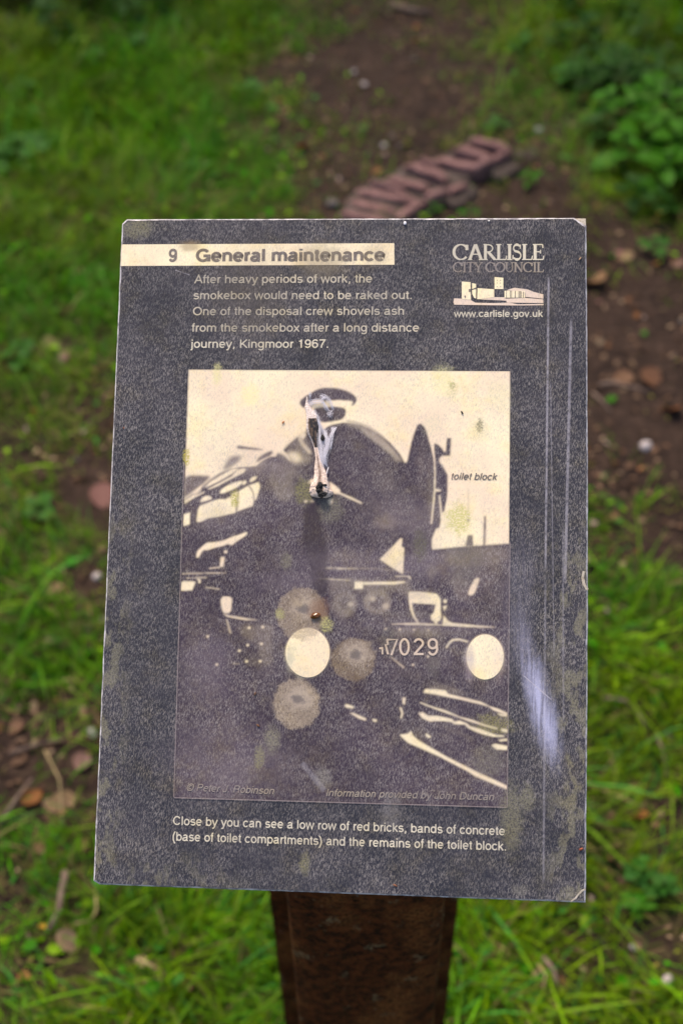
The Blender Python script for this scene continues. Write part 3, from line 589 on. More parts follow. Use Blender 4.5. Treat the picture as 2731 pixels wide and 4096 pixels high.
cream = [RL([(50, 955), (150, 890), (240, 830), (225, 850), (150, 905), (50, 975)]), RL([(45, 985), (150, 905), (265, 855), (268, 865), (150, 925), (60, 985)]),
         RL([(130, 880), (240, 785), (215, 840), (150, 878)]),
         RL([(262, 815), (330, 750), (440, 680), (560, 615), (640, 600), (560, 665), (430, 740), (330, 790)]),
         RL([(300, 828), (430, 760), (560, 690), (620, 620), (690, 603), (715, 615), (690, 650), (560, 715), (400, 800), (320, 832)]),
         smooth(RL([(430, 870), (450, 825), (560, 765), (670, 735), (680, 750), (640, 800), (500, 865), (440, 878)]), 1), smooth(RL([(745, 755), (770, 700), (835, 685), (828, 715), (790, 745)]), 1),
         smooth(RL([(670, 765), (700, 730), (725, 745), (710, 775), (680, 785)]), 1), smooth(RL([(215, 970), (240, 920), (300, 895), (348, 920), (340, 940), (250, 965)]), 1),
         RL([(180, 1170), (195, 1050), (215, 1010), (330, 965), (430, 935), (490, 940), (560, 905), (560, 880), (640, 850), (740, 790), (850, 752), (868, 800), (850, 860), (820, 950), (800, 945), (788, 1010), (740, 1025), (625, 1068), (605, 1070), (600, 1085), (400, 1130), (300, 1145), (235, 1180), (190, 1182)]),
         RL([(42, 1100), (110, 1082), (105, 1210), (34, 1230)]),
         smooth(RL([(175, 1560), (185, 1500), (240, 1450), (290, 1405), (360, 1405), (480, 1385), (560, 1345), (650, 1320), (715, 1290), (735, 1300), (700, 1340), (600, 1400), (560, 1440), (520, 1415), (480, 1440), (380, 1460), (300, 1490), (250, 1485), (215, 1550), (195, 1575)]), 1),
         RL([(440, 1565), (485, 1560), (470, 1670), (432, 1668)]), RL([(315, 1680), (435, 1668), (435, 1678), (320, 1692)]), ellp(903, 2207, 7, 6, 16),
         R5([(105, 203), (490, 195), (490, 201), (105, 210)]), R5([(145, 240), (320, 236), (320, 242), (145, 246)]), R5([(235, 250), (268, 254), (266, 292), (247, 292), (250, 265), (235, 258)]), R5([(95, 285), (120, 270), (225, 275), (195, 352), (90, 355)]),
         R5([(310, 322), (435, 337), (435, 344), (310, 328)]), smooth(R5([(440, 405), (540, 403), (538, 480), (530, 545), (470, 555), (448, 500)]), 1), R5([(460, 555), (520, 572), (640, 590), (710, 603), (760, 606), (760, 612), (640, 608), (500, 582)]),
         R5([(490, 600), (500, 608), (532, 725), (522, 725)]), R5([(550, 985), (605, 988), (605, 993), (550, 991)]),
         R4([(772, 690), (800, 700), (816, 850), (818, 1000), (812, 1150), (798, 1280), (790, 1370), (776, 1370), (786, 1270), (802, 1120), (808, 950), (802, 830), (787, 760)]), R4([(815, 1078), (865, 1085), (862, 1100), (815, 1098)]), R4([(845, 1130), (856, 1130), (877, 1330), (862, 1332)]),
         R4([(527, 1487), (541, 1500), (538, 1530), (534, 1562), (556, 1570), (546, 1792), (460, 1740), (352, 1668), (440, 1580)]),
         RC_([(335, 1805), (430, 1715), (440, 1760), (410, 1800)]), RC_([(728, 1770), (830, 1840), (912, 1912), (918, 1962), (1100, 2040), (1300, 2138), (1290, 2160), (1050, 2055), (900, 1988), (840, 1985), (750, 1960)]),
         ellp(1224, 2005, 8, 6, 16), ellp(1248, 2004, 10, 7, 16), smooth(RC_([(690, 2090), (790, 2055), (785, 2150), (730, 2185)]), 1),
         R5([(1320, 152), (1568, 162), (1568, 167), (1320, 158)]), R6([(0, 155), (170, 158), (170, 162), (0, 161)]), R5([(1300, 245), (1568, 262), (1568, 266), (1300, 250)]),
         R6([(142, 265), (212, 265), (210, 325), (140, 325)]), R6([(215, 268), (560, 262), (568, 272), (480, 288), (215, 290)]), R6([(480, 215), (600, 215), (612, 240), (598, 245), (590, 222), (480, 222)]),
         RR([(385, 480), (500, 478), (700, 500), (745, 560), (748, 780), (735, 810), (710, 812), (705, 840), (680, 840), (670, 812), (640, 800), (632, 750), (665, 715), (690, 620), (420, 605), (430, 690), (455, 760), (495, 825), (475, 828), (430, 760), (400, 680), (383, 590)]),
         RR([(772, 640), (820, 635), (800, 670), (788, 700)]), ellp(1779, 2405, 7, 8, 16),
         RR([(780, 748), (800, 770), (830, 810), (880, 832), (1100, 855), (1365, 878), (1365, 885), (1100, 880), (765, 862)]), RR([(185, 842), (400, 830), (560, 836), (770, 852), (770, 862), (500, 856), (185, 850)]),
         smooth(RR([(1140, 320), (1192, 318), (1165, 400), (1125, 515), (1052, 518), (1070, 450), (1110, 370)]), 1),
         RR([(165, 1210), (180, 1215), (335, 1340), (325, 1348)]),
         RR([(800, 1115), (840, 1050), (880, 1015), (960, 1010), (1060, 1040), (1055, 1055), (960, 1030), (890, 1035), (850, 1065), (818, 1118)]),
         ellp(1939, 2628, 75, 91), ellp(1231, 2611, 88.5, 99.5),
         RR([(548, 1625), (570, 1585), (700, 1590), (800, 1600), (830, 1640), (1000, 1680), (1200, 1730), (1300, 1780), (1400, 1810), (1505, 1860), (1503, 1880), (1350, 1830), (1290, 1785), (1180, 1755), (980, 1708), (840, 1680), (700, 1650)]),
         RR([(500, 1740), (520, 1735), (620, 1775), (800, 1830), (960, 1900), (1100, 1935), (1250, 1990), (1395, 2030), (1390, 2045), (1250, 2010), (1060, 1950), (900, 1890), (700, 1820), (580, 1775)]),
         RR([(490, 1860), (540, 1850), (600, 1890), (700, 1890), (800, 1910), (880, 1930), (900, 1960), (960, 1945), (1040, 1975), (1080, 2010), (1200, 2040), (1300, 2080), (1380, 2110), (1470, 2115), (1470, 2130), (1350, 2130), (1220, 2100), (1120, 2060), (1060, 2030), (1020, 1990), (900, 1985), (870, 1960), (760, 1950), (620, 1955), (540, 1920)]),
         RR([(1380, 1860), (1505, 1880), (1503, 1900), (1430, 1890)]), RR([(1430, 2035), (1510, 2045), (1508, 2085), (1440, 2065)]), RR([(1400, 2165), (1508, 2150), (1508, 2178), (1420, 2180)]), RR([(1320, 2225), (1370, 2210), (1508, 2235), (1506, 2281), (1380, 2275)]),
         R8([(422, 340), (470, 335), (490, 318), (500, 345), (535, 375), (700, 470), (860, 550), (1040, 633), (1040, 655), (850, 575), (810, 548), (640, 460), (470, 385)]),
         smooth(R6([(55, 1300), (75, 1288), (110, 1300), (140, 1312), (130, 1325), (70, 1318)]), 1), R6([(100, 1362), (130, 1362), (240, 1410), (235, 1428), (180, 1410)]), R6([(290, 1410), (330, 1420), (320, 1440), (295, 1430)]),
         RR([(308, 1685), (345, 1680), (340, 1765), (315, 1750)]), RR([(275, 1795), (300, 1795), (320, 1860), (300, 1925), (285, 1915), (300, 1860)]),
         RR([(575, 2085), (640, 2130), (610, 2145), (575, 2120)])]
discs = [ellp(1939, 2628, 74, 90), ellp(1231, 2611, 87.5, 98.5)]
rivets = [ellp(680 + x / 2.178, 2200 + y / 2.178, 6, 5, 14) for x, y in [(690, 678), (808, 670), (330, 753), (677, 828), (797, 818), (667, 970), (787, 968), (605, 878), (408, 997)]] + \
   [ellp(1500 + x / 2.851, 2200 + y / 2.851, 4.5, 4.5, 12) for x, y in [(120, 900), (280, 905), (440, 908), (605, 912), (430, 1308), (600, 1215)]]
midp = [smooth(RL([(880, 560), (1000, 520), (1180, 560), (1300, 640), (1330, 760), (1250, 700), (1100, 600), (950, 590)]), 2), smooth(R4([(300, 1330), (420, 1290), (500, 1330), (470, 1400), (380, 1420), (310, 1390)]), 2), smooth(RR([(180, 870), (760, 880), (760, 1000), (560, 990), (420, 1000), (200, 985)]), 2), RR([(780, 900), (1100, 950), (1100, 965), (800, 965)]), band(R4([(300, 1360), (480, 1345), (580, 1375)]), 6), smooth(R4([(840, 1590), (1430, 1540), (1425, 1700), (1100, 1720), (900, 1690)]), 1), band(RR([(383, 300), (395, 480)]), 5), smooth(R3([(850, 960), (1000, 930), (1080, 1000), (1090, 1200), (960, 1250), (880, 1130)]), 2), smooth(RR([(850, 300), (1000, 280), (1100, 420), (1050, 600), (930, 560), (860, 420)]), 2), smooth(R5([(600, 640), (900, 650), (880, 700), (900, 1000), (820, 1020), (760, 800), (620, 760)]), 2), R5([(1385, 258), (1568, 268)]) + R6([(140, 268), (212, 262), (570, 262), (600, 262), (598, 380), (450, 345), (300, 350), (140, 330), (0, 330)]) + R5([(1480, 340), (1385, 400)]),
        ellp(1508, 2406, 52, 47), ellp(1375, 2420, 55, 50), RR([(600, 170), (660, 140), (700, 250), (640, 350), (600, 280)]), RR([(1430, 1390), (1510, 1350), (1510, 1415)]),
        RR([(600, 1600), (650, 1550), (800, 1540), (1000, 1600), (1040, 1650), (830, 1640), (800, 1600)]), RR([(600, 1955), (760, 1990), (1130, 2150), (1120, 2165), (860, 2060)]),
        RR([(425, 1610), (480, 1635), (460, 1655), (420, 1640)]), RR([(565, 1660), (600, 1660), (595, 1760), (570, 1750)]), RR([(1260, 350), (1290, 345), (1285, 430), (1265, 430)]),
        RR([(385, 1400), (400, 1410), (412, 1475), (400, 1475)]), RR([(470, 1400), (485, 1400), (505, 1460), (545, 1465), (490, 1490)]), RR([(820, 1410), (1100, 1480), (1100, 1486), (820, 1418)])]
P_HAZE = printed('photo_haze_ink', (.092, .070, .090), (.055, .04, .058))
mid2 = [R4([(180, 565), (290, 603), (400, 684), (480, 764), (545, 852), (528, 852), (450, 792), (330, 700), (225, 622)]), ellp(1493, 2400, 30, 26), ellp(1540, 2422, 14, 12), ellp(1400, 2415, 12, 10)]
dk2 = [RL([(600, 1070), (620, 1068), (640, 840), (630, 840)]), band(RL([(740, 790), (775, 830), (795, 880), (803, 950)]), 5), ellp(902, 1929, 3, 3, 10)]
# ---- the printed photograph: one fine sheet whose ink density is drawn shape by shape, each with its own softness
GX0, GY0, GX1, GY1, GS = 692.0, 1472.0, 2046.0, 3236.0, 3.3
gw, gh = int((GX1 - GX0) / GS), int((GY1 - GY0) / GS)
gxs = GX0 + (np.arange(gw) + .5) * GS; gys = GY0 + (np.arange(gh) + .5) * GS
tone = np.zeros((gh, gw))
def blur(a, s):
    s /= GS; r = max(1, int(3 * s + .5)); k_ = np.exp(-.5 * (np.arange(-r, r + 1) / s) ** 2); k_ /= k_.sum()
    a = np.apply_along_axis(lambda v: np.convolve(np.pad(v, r, mode='edge'), k_, 'valid'), 0, a)
    return np.apply_along_axis(lambda v: np.convolve(np.pad(v, r, mode='edge'), k_, 'valid'), 1, a)
def coverage(poly):
    """even-odd fill with 3 sub-rows, on the print's own grid"""
    m_ = np.zeros((gh, gw)); P_ = np.array(poly); lo = P_.min(0) - 6; hi = P_.max(0) + 6
    i0, i1 = max(0, int((lo[0] - GX0) / GS)), min(gw, int((hi[0] - GX0) / GS) + 1); j0, j1 = max(0, int((lo[1] - GY0) / GS)), min(gh, int((hi[1] - GY0) / GS) + 1)
    if i1 <= i0 or j1 <= j0: return m_, None
    acc = np.zeros((j1 - j0, i1 - i0))
    for du, dv in ((-.25, -.25), (.25, .25), (-.25, .25), (.25, -.25)):
        X_, Y_ = np.meshgrid(gxs[i0:i1] + du * GS, gys[j0:j1] + dv * GS); ins = np.zeros(X_.shape, bool)
        for a in range(len(P_)):
            x1, y1 = P_[a - 1]; x2, y2 = P_[a]
            if y1 == y2: continue
            c_ = (y1 > Y_) != (y2 > Y_); ins ^= c_ & (X_ < (x2 - x1) * (Y_ - y1) / (y2 - y1) + x1)
        acc += ins / 4
    m_[j0:j1, i0:i1] = acc; return m_, (i0, i1, j0, j1)
def paint(polys, val, soft, k=1.0):
    global tone
    M_ = np.zeros((gh, gw))
    for q in polys: M_ = np.maximum(M_, coverage(q)[0])
    M_ = blur(M_, soft) * k; tone = tone * (1 - M_) + val * M_
def glow(cx_, cy_, rx, ry, val):
    global tone
    X_, Y_ = np.meshgrid(gxs, gys); tone = tone + .7 * val * np.exp(-((X_ - cx_) / rx) ** 2 - ((Y_ - cy_) / ry) ** 2)
paint([sky_], .97, 2.8)
paint(dark[0:1], .10, 5); paint(dark[1:2], .14, 6); paint(dark[2:3], .25, 3.5); paint(dark[3:6], .12, 3.2); paint(dark[6:9], .12, 7); paint(dark[9:11], .03, 2.8); paint(dark[11:12], .02, 4); paint(dark[12:], .12, 3)
# soft greys of the boiler, smokebox door, frames and the block at the right
for a in [(1500, 1900, 130, 70, .03), (1010, 1870, 120, 26, .20), (1200, 1830, 60, 60, .10), (940, 1960, 90, 90, .05), (1560, 2010, 60, 160, .035), (1370, 2230, 230, 26, .05), (1640, 2060, 120, 70, .06), (1650, 2460, 160, 26, .08),
          (1500, 2330, 160, 30, .10), (1850, 2260, 160, 60, .07), (1940, 2330, 70, 120, .05), (1020, 2520, 120, 34, .07), (1060, 2620, 60, 80, .06), (880, 2080, 90, 60, .04), (1700, 2960, 160, 60, .04), (930, 3080, 240, 90, .045), (1250, 3080, 200, 80, .03),
          (820, 2700, 110, 160, .03), (1750, 2080, 30, 120, .06), (1700, 2620, 130, 50, .05), (1450, 2150, 60, 30, .03), (1620, 2200, 30, 60, -.05), (1680, 2330, 60, 30, -.06), (1300, 2450, 60, 60, .02), (1690, 1850, 26, 120, .06), (1720, 2000, 12, 160, .10)]: glow(*a)
paint([band(arc(1372, 2010, 256, 314, -86, -32, 40), 13)], .30, 6); paint([band(arc(1372, 2010, 268, 327, -88, -34, 40), 4)], .0, 3, .7)
paint([band(RC_([(330, 905), (200, 960), (390, 1250)]), 8)], .35, 5, .8); paint([RL([(1150, 440), (1200, 420), (1290, 440), (1320, 520), (1250, 550), (1190, 510)])], .80, 9)
paint([band(RL([(1285, 270), (1330, 350), (1410, 440)]), 12)], .62, 4)
paint(midp, .14, 7, .8); paint(mid2, .34, 5)
paint([band([(1340, 2272), (1500, 2274), (1640, 2290)], 3)], .35, 3); paint([band([(1300, 2318), (1450, 2322)], 3)], .35, 3)
paint([ellp(1380, 2408, 42, 40)], .16, 8); paint([ellp(1508, 2406, 50, 46)], .20, 8); paint([ellp(1508, 2410, 34, 30)], .08, 6); paint([ellp(1380, 2412, 28, 26)], .07, 6); paint([ellp(1402, 2417, 12, 8), ellp(1542, 2424, 13, 11), ellp(1490, 2395, 12, 9)], .5, 5)
paint([band([(1545, 2500), (1780, 2506), (1990, 2518)], 4)], .0, 3)
up_ = [q for q in cream if sum(v[1] for v in q) / len(q) < 2230]; lo_ = [q for q in cream if not sum(v[1] for v in q) / len(q) < 2230]
paint(up_, .95, 2.7); paint(lo_, .88, 2.7); paint(rivets, .9, 2.4); paint(dk2, .1, 2.6)
paint([RR([(385, 480), (640, 490), (640, 560), (385, 545)])], .62, 9, .7); paint([RR([(440, 1000), (700, 1000), (700, 880), (440, 880)])], .12, 10, .5)
tone += .035 * (fast_noise(np.stack(np.meshgrid(gxs, gys), -1).reshape(-1, 2) / 60, 1.0, 77).reshape(gh, gw) - .5) + .05 * (fast_noise(np.stack(np.meshgrid(gxs, gys), -1).reshape(-1, 2) / 17, 1.0, 78).reshape(gh, gw) - .5) * (tone < .5)
tone = np.clip(tone, 0, 1)
# sheet over the exact print area
(fx0, fy0), (fx1, fy1), (fx2, fy2), (fx3, fy3) = FR
NU, NV = 400, 540; U_, V_ = np.meshgrid(np.linspace(0, 1, NU + 1), np.linspace(0, 1, NV + 1))
PXs = (fx0 * (1 - U_) + fx1 * U_) * (1 - V_) + (fx3 * (1 - U_) + fx2 * U_) * V_; PYs = (fy0 * (1 - U_) + fy1 * U_) * (1 - V_) + (fy3 * (1 - U_) + fy2 * U_) * V_
fi = np.clip((PXs - gxs[0]) / GS, 0, gw - 1.001); fj = np.clip((PYs - gys[0]) / GS, 0, gh - 1.001); i0 = fi.astype(int); j0 = fj.astype(int); a_ = fi - i0; b_ = fj - j0
TT = (tone[j0, i0] * (1 - a_) + tone[j0, i0 + 1] * a_) * (1 - b_) + (tone[j0 + 1, i0] * (1 - a_) + tone[j0 + 1, i0 + 1] * a_) * b_
D_ = np.stack([(PXs - CX) / F, (PYs - CY) / F, np.ones_like(PXs)], -1) @ M_c2w.T @ PR; o_ = PR.T @ (CAMPOS - PO); t_ = -o_[2] / D_[..., 2]
VV = np.stack([o_[0] + D_[..., 0] * t_, o_[1] + D_[..., 1] * t_, np.zeros_like(t_)], -1).reshape(-1, 3)
ix = np.arange((NU + 1) * (NV + 1)).reshape(NV + 1, NU + 1); QQ = np.stack([ix[1:, :-1], ix[1:, 1:], ix[:-1, 1:], ix[:-1, :-1]], -1).reshape(-1, 4)
P_PHOTO = printed('photograph_ink', (.1, .1, .1))
tr_ = N(P_PHOTO.node_tree); at_ = tr_.n('ShaderNodeAttribute', attribute_name='Col').outputs['Color']; pc_ = obj_coord(tr_)
dk_ = tr_.mix(tr_.ramp(tr_.noise(pc_, 18, 3, .6), .35, .65), (.034, .024, .040), (.054, .039, .060)); lt_ = tr_.mix(tr_.ramp(tr_.noise(pc_, 22, 3, .6), .35, .65), (.80, .64, .48), (.88, .77, .54))
gn_ = [n_ for n_ in P_PHOTO.node_tree.nodes if n_.type == 'GROUP'][0]; tr_.put(gn_.inputs[0], tr_.mix(at_, dk_, lt_))
photo = np_mesh('photo_print', VV, QQ, P_PHOTO, np.repeat(TT.reshape(-1, 1), 3, 1), smooth=False); attach(photo, LV)
for d in discs: sheet('cream_disc', [d], P_CREAM, 4, photo)
# thin keyline round the dark part of the picture
for k_ in [band([(737, 1850), (697, 3189)], 4), band([(697, 3190), (2027, 3229)], 4), band([(2027, 3228), (2038, 2170)], 4)]: sheet('keyline', [k_], P_MID, 5, photo)

# ---- engine number, heavy serif-less digits drawn with a pen
def pen(paths, box, thick, thin=None, n=14):
    """paths in a unit box (x right, y up) -> pixel polygons; box=(x0, ytop, x1, ybase)"""
    x0, yt, x1, yb = box; thin = thick if thin is None else thin; out = []
    for pth in paths:
        pts = [(x0 + u * (x1 - x0), yb - v * (yb - yt)) for u, v in pth]
        w = []
        for i in range(len(pts)):
            a = pts[max(i - 1, 0)]; c_ = pts[min(i + 1, len(pts) - 1)]; dx, dy = c_[0] - a[0], c_[1] - a[1]; d = math.hypot(dx, dy) or 1
            w.append(thin + (thick - thin) * abs(dy) / d)
        bnd = band(pts, w); m_ = len(pts)
        for i in range(m_ - 1): out.append([bnd[i], bnd[i + 1], bnd[2 * m_ - 2 - i], bnd[2 * m_ - 1 - i]])
    return out
DG = {'7': [[(0, .93), (1, .93), (.42, .0)], [(0.02, .95), (.08, .6)]], '0': [arc(.5, .5, .42, .46, 0, 360)],
      '2': [arc(.5, .70, .40, .25, 165, -20) + [(.1, .07)], [(.02, .07), (.98, .07)]], '9': [arc(.5, .68, .40, .27, 0, 360), arc(.5, .4, .42, .36, 35, -150)]}
num = []
P_MIDL = printed('number_ink', (.56, .45, .37))
for ch, xa, xb in (('7', 135, 250), ('0', 275, 392), ('2', 435, 555), ('9', 595, 715)):
    num += pen(DG[ch], (1500 + xa / 2.851, 2200 + 1008 / 2.851, 1500 + xb / 2.851, 2200 + 1200 / 2.851), 9)
num += [RR([(105, 1070), (130, 1080), (160, 1190), (135, 1190)]), RR([(45, 1110), (90, 1105), (92, 1190), (75, 1190), (72, 1130), (45, 1130)])]
def quads(name, polys, mat, lvl, parent=None):
    V = []; Fc = []
    zz = 0
    for p in polys:
        s = len(V); pts = [pm(*q) for q in p]
        ar = sum(pts[i][0] * pts[(i + 1) % len(pts)][1] - pts[(i + 1) % len(pts)][0] * pts[i][1] for i in range(len(pts)))
        if ar < 0: pts = pts[::-1]
        zz = (zz + 1) % 12
        V += [(*q, zz * .000001) for q in pts]; Fc.append(list(range(s, len(V))))
    me = bpy.data.meshes.new(name); me.from_pydata(V, [], Fc); me.materials.append(mat); me.update()
    o = bpy.data.objects.new(name, me); col.objects.link(o)
    if parent is None: attach(o, lvl * LV)
    else: o.parent = parent; o.location = (0, 0, lvl * LV)
    return o
quads('engine_number', num, P_MIDL, 4, photo)

# ---- sign-writer's grotesque, every letter drawn with a pen: name -> (advance, strokes) in ems
def G_():
    T, B, M = .483, .040, .262           # centre lines at x-height, base line, middle
    o = lambda cx=.278, rx=.196: [arc(cx, M, rx, .226, 0, 360, 28)]
    n = lambda x0, x1: [(x0, .30)] + arc((x0 + x1) / 2, .325, (x1 - x0) / 2, .158, 180, 0, 12)[1:] + [(x1, 0)]
    g = {
     'a': (.556, [arc(.272, .365, .155, .118, 165, 25, 10) + [(.417, .33), (.417, .10), (.44, .045), (.50, .035)], [(.415, .30), (.36, .285), (.25, .268), (.14, .245), (.085, .19), (.08, .13), (.11, .065), (.19, .038), (.28, .045), (.37, .09), (.415, .17)]]),
     'b': (.556, [[(.10, .718), (.10, 0)]] + [arc(.292, M, .190, .226, 0, 360, 28)]), 'c': (.500, [arc(.262, M, .196, .226, 38, 322, 22)]),
     'd': (.556, [[(.455, .718), (.455, 0)]] + [arc(.262, M, .190, .226, 0, 360, 28)]), 'e': (.556, [[(.085, .265), (.474, .265)] + arc(.278, M, .196, .226, 0, 315, 24)]),
     'f': (.278, [[(.250, .688), (.205, .692), (.158, .67), (.135, .61), (.135, 0)], [(.02, .489), (.25, .489)]]),
     'g': (.556, [arc(.262, .275, .188, .213, 0, 360, 28), [(.452, .523), (.452, -.03), (.42, -.12), (.35, -.165), (.24, -.178), (.15, -.15), (.105, -.09)]]),
     'h': (.556, [[(.11, .718), (.11, 0)], n(.11, .45)]), 'i': (.222, [[(.11, .523), (.11, 0)], [(.11, .718), (.11, .62)]]),
     'j': (.222, [[(.12, .523), (.12, -.10), (.09, -.165), (.01, -.175)], [(.12, .718), (.12, .62)]]),
     'k': (.500, [[(.11, .718), (.11, 0)], [(.43, .523), (.12, .215)], [(.21, .31), (.455, 0)]]), 'l': (.222, [[(.11, .718), (.11, 0)]]),
     'm': (.833, [[(.11, .523), (.11, 0)], n(.11, .418), n(.418, .728)]), 'n': (.556, [[(.11, .523), (.11, 0)], n(.11, .45)]), 'o': (.556, o()),
     'p': (.556, [[(.10, .523), (.10, -.207)]] + [arc(.292, M, .190, .226, 0, 360, 28)]), 'r': (.333, [[(.12, .523), (.12, 0)], [(.12, .30), (.16, .42), (.22, .475), (.32, .484)]]),
     's': (.500, [arc(.25, .370, .155, .115, 20, 230, 14) + [(.25, .262)] + arc(.25, .160, .180, .122, 60, -150, 14)]),
     't': (.278, [[(.135, .66), (.135, .11), (.16, .055), (.25, .04)], [(.02, .489), (.25, .489)]]),
     'u': (.556, [[(.445, .523), (.445, 0)], [(.105, .523), (.105, .20)] + arc(.275, .198, .17, .158, 180, 360, 12)]), 'v': (.500, [[(.045, .523), (.25, .02), (.455, .523)]]),
     'w': (.722, [[(.04, .523), (.195, .02), (.36, .50), (.53, .02), (.685, .523)]]), 'x': (.500, [[(.05, .523), (.45, 0)], [(.45, .523), (.05, 0)]]),
     'y': (.500, [[(.045, .523), (.255, .03)], [(.46, .523), (.25, -.02), (.19, -.15), (.13, -.175), (.05, -.165)]]),
     'A': (.667, [[(.04, 0), (.333, .70), (.627, 0)], [(.14, .25), (.53, .25)]]), 'C': (.722, [arc(.375, .359, .285, .322, 35, 325, 26)]),
     'D': (.722, [[(.12, 0), (.12, .718)], [(.12, .678), (.34, .678)] + arc(.34, .359, .295, .319, 90, -90, 18) + [(.12, .04)]]),
     'G': (.778, [arc(.385, .359, .295, .322, 38, 330, 26), [(.40, .33), (.68, .33), (.68, 0)]]), 'I': (.278, [[(.14, .718), (.14, 0)]]),
     'J': (.500, [[(.40, .718), (.40, .20), (.37, .09), (.30, .04), (.22, .035), (.13, .065), (.08, .15), (.075, .24)]]),
     'K': (.667, [[(.12, .718), (.12, 0)], [(.60, .718), (.13, .26)], [(.25, .38), (.62, 0)]]), 'O': (.778, [arc(.389, .359, .305, .322, 0, 360, 32)]),
     'P': (.667, [[(.12, 0), (.12, .718)], [(.12, .678), (.40, .678)] + arc(.40, .51, .17, .168, 90, -90, 12) + [(.12, .342)]]),
     'R': (.722, [[(.12, 0), (.12, .718)], [(.12, .678), (.42, .678)] + arc(.42, .52, .17, .158, 90, -90, 12) + [(.12, .362)], [(.45, .36), (.56, .30), (.59, .12), (.63, 0)]]),
     '1': (.556, [[(.32, .718), (.32, 0)], [(.32, .66), (.25, .575), (.13, .555)]]), '6': (.556, [arc(.280, .232, .190, .196, 0, 360, 26), [(.455, .58)] + arc(.30, .46, .21, .222, 60, 180, 10) + [(.09, .23)]]),
     '7': (.556, [[(.05, .678), (.49, .678), (.34, .42), (.24, .18), (.22, 0)]]), '9': (.556, [arc(.275, .484, .188, .196, 0, 360, 26), [(.095, .14)] + arc(.255, .256, .21, .222, 240, 360, 10) + [(.463, .48)]]),
     '.': (.278, [[(.14, .10), (.14, 0)]]), ',': (.278, [[(.15, .10), (.15, .0), (.11, -.12)]]), ' ': (.278, []),
     '(': (.333, [arc(.58, .26, .46, .62, 128, 232, 14)]), ')': (.333, [arc(-.25, .26, .46, .62, 52, -52, 14)]),
     '©': (.737, [arc(.368, .35, .31, .33, 0, 360, 28), arc(.37, .35, .15, .17, 45, 315, 16)])}
    return g
GLY = G_()
def text(name, s, pl, pr, cap, mat, lvl=2, shear=0.0, bold=.104, parent=None):
    """one line of type from surveyed left and right baseline ends; cap = capital height in pixels"""
    V, Fc = [], []; x = 0; k = 0; x0 = None
    for ch in s:
        adv, strokes = GLY[ch]
        for st in strokes:
            q = []
            for p in st:
                if not q or math.hypot(p[0] - q[-1][0], p[1] - q[-1][1]) > 1e-5: q.append(p)
            h = bold / 2; m_ = len(q); closed = math.hypot(q[0][0] - q[-1][0], q[0][1] - q[-1][1]) < 1e-3
            k = (k + 1) % 14; z = k * .0000012; base = len(V)
            for i, p in enumerate(q):
                if closed: a, c_ = q[i - 1 if i else m_ - 2], q[(i + 1) if i < m_ - 1 else 1]
                else: a, c_ = q[max(i - 1, 0)], q[min(i + 1, m_ - 1)]
                t1 = Vector((p[0] - a[0], p[1] - a[1])); t2 = Vector((c_[0] - p[0], c_[1] - p[1]))
                if t1.length < 1e-9: t1 = t2
                if t2.length < 1e-9: t2 = t1
                t1.normalize(); t2.normalize(); t = t1 + t2
                t = t.normalized() if t.length > 1e-6 else t1
                w = h / max(.45, t.dot(t1))
                V.append((x + p[0] - t.y * w, p[1] + t.x * w, z)); V.append((x + p[0] + t.y * w, p[1] - t.x * w, z))
            for i in range(m_ - 1): Fc.append([base + 2 * i + 1, base + 2 * i + 3, base + 2 * i + 2, base + 2 * i])
        x += adv
    xs = [v[0] + shear * v[1] for v in V]; x0, x1 = min(xs), max(xs)
    (ax, ay), (bx, by) = pm(*pl), pm(*pr); c0 = pm(pl[0], pl[1] - cap); ch = math.hypot(c0[0] - ax, c0[1] - ay)
    sx = math.hypot(bx - ax, by - ay) / (x1 - x0); sy = ch / .718; an = math.atan2(by - ay, bx - ax); W = []
    for v in V:
        u, w = (v[0] + shear * v[1] - x0) * sx, v[1] * sy
        W.append((ax + u * math.cos(an) - w * math.sin(an), ay + u * math.sin(an) + w * math.cos(an), v[2]))
    me = bpy.data.meshes.new(name); me.from_pydata(W, [], Fc); me.materials.append(mat); me.update()
    o = bpy.data.objects.new(name, me); col.objects.link(o); o['kind'] = 'stuff' if False else ''
    del o['kind']
    if parent is None: attach(o, lvl * LV)
    else: o.parent = parent; o.location = (0, 0, lvl * LV)
    print('TYPE', s[:12], 'aspect', round(sx / sy, 2))
    return o
A = lambda x, y: (400 + x / 1.206, 840 + y / 1.206)
text('title_lettering', '9', A(331, 248), A(372, 248), 48, P_GREY, bold=.165)
text('title_lettering', 'General maintenance', A(462, 248), A(1375, 244), 48, P_GREY, bold=.165)
for s, l, r in [('After heavy periods of work, the', A(455, 354), A(1312, 350)), ('smokebox would need to be raked out.', A(452, 431), A(1502, 430)), ('One of the disposal crew shovels ash', A(449, 508), A(1465, 506)),
                ('from the smokebox after a long distance', A(443, 587), A(1538, 587))]:
    text('body_lettering', s, l, r, 33, P_TEXT)
text('body_lettering', 'journey, Kingmoor 1967.', A(438, 665), A(1100, 665), 33, P_TEXTB)
text('caption_lettering', 'Close by you can see a low row of red bricks, bands of concrete', (693, 3299), (2018, 3341), 35, P_TEXTB)
text('caption_lettering', '(base of toilet compartments) and the remains of the toilet block.', (691, 3362), (2022, 3402), 35, P_TEXTB)
text('credit_lettering', '© Peter J. Robinson', (748, 3162), (1097, 3177), 29, P_FAINT, 3, shear=.25, parent=photo)
text('credit_lettering', 'Information provided by John Duncan', (1304, 3184), (1975, 3201), 29, P_FAINT, 3, shear=.25, parent=photo)
text('toilet_block_lettering', 'toilet block', (1804, 1918), (1988, 1920), 27, P_GREY, 3, shear=.25, parent=photo)
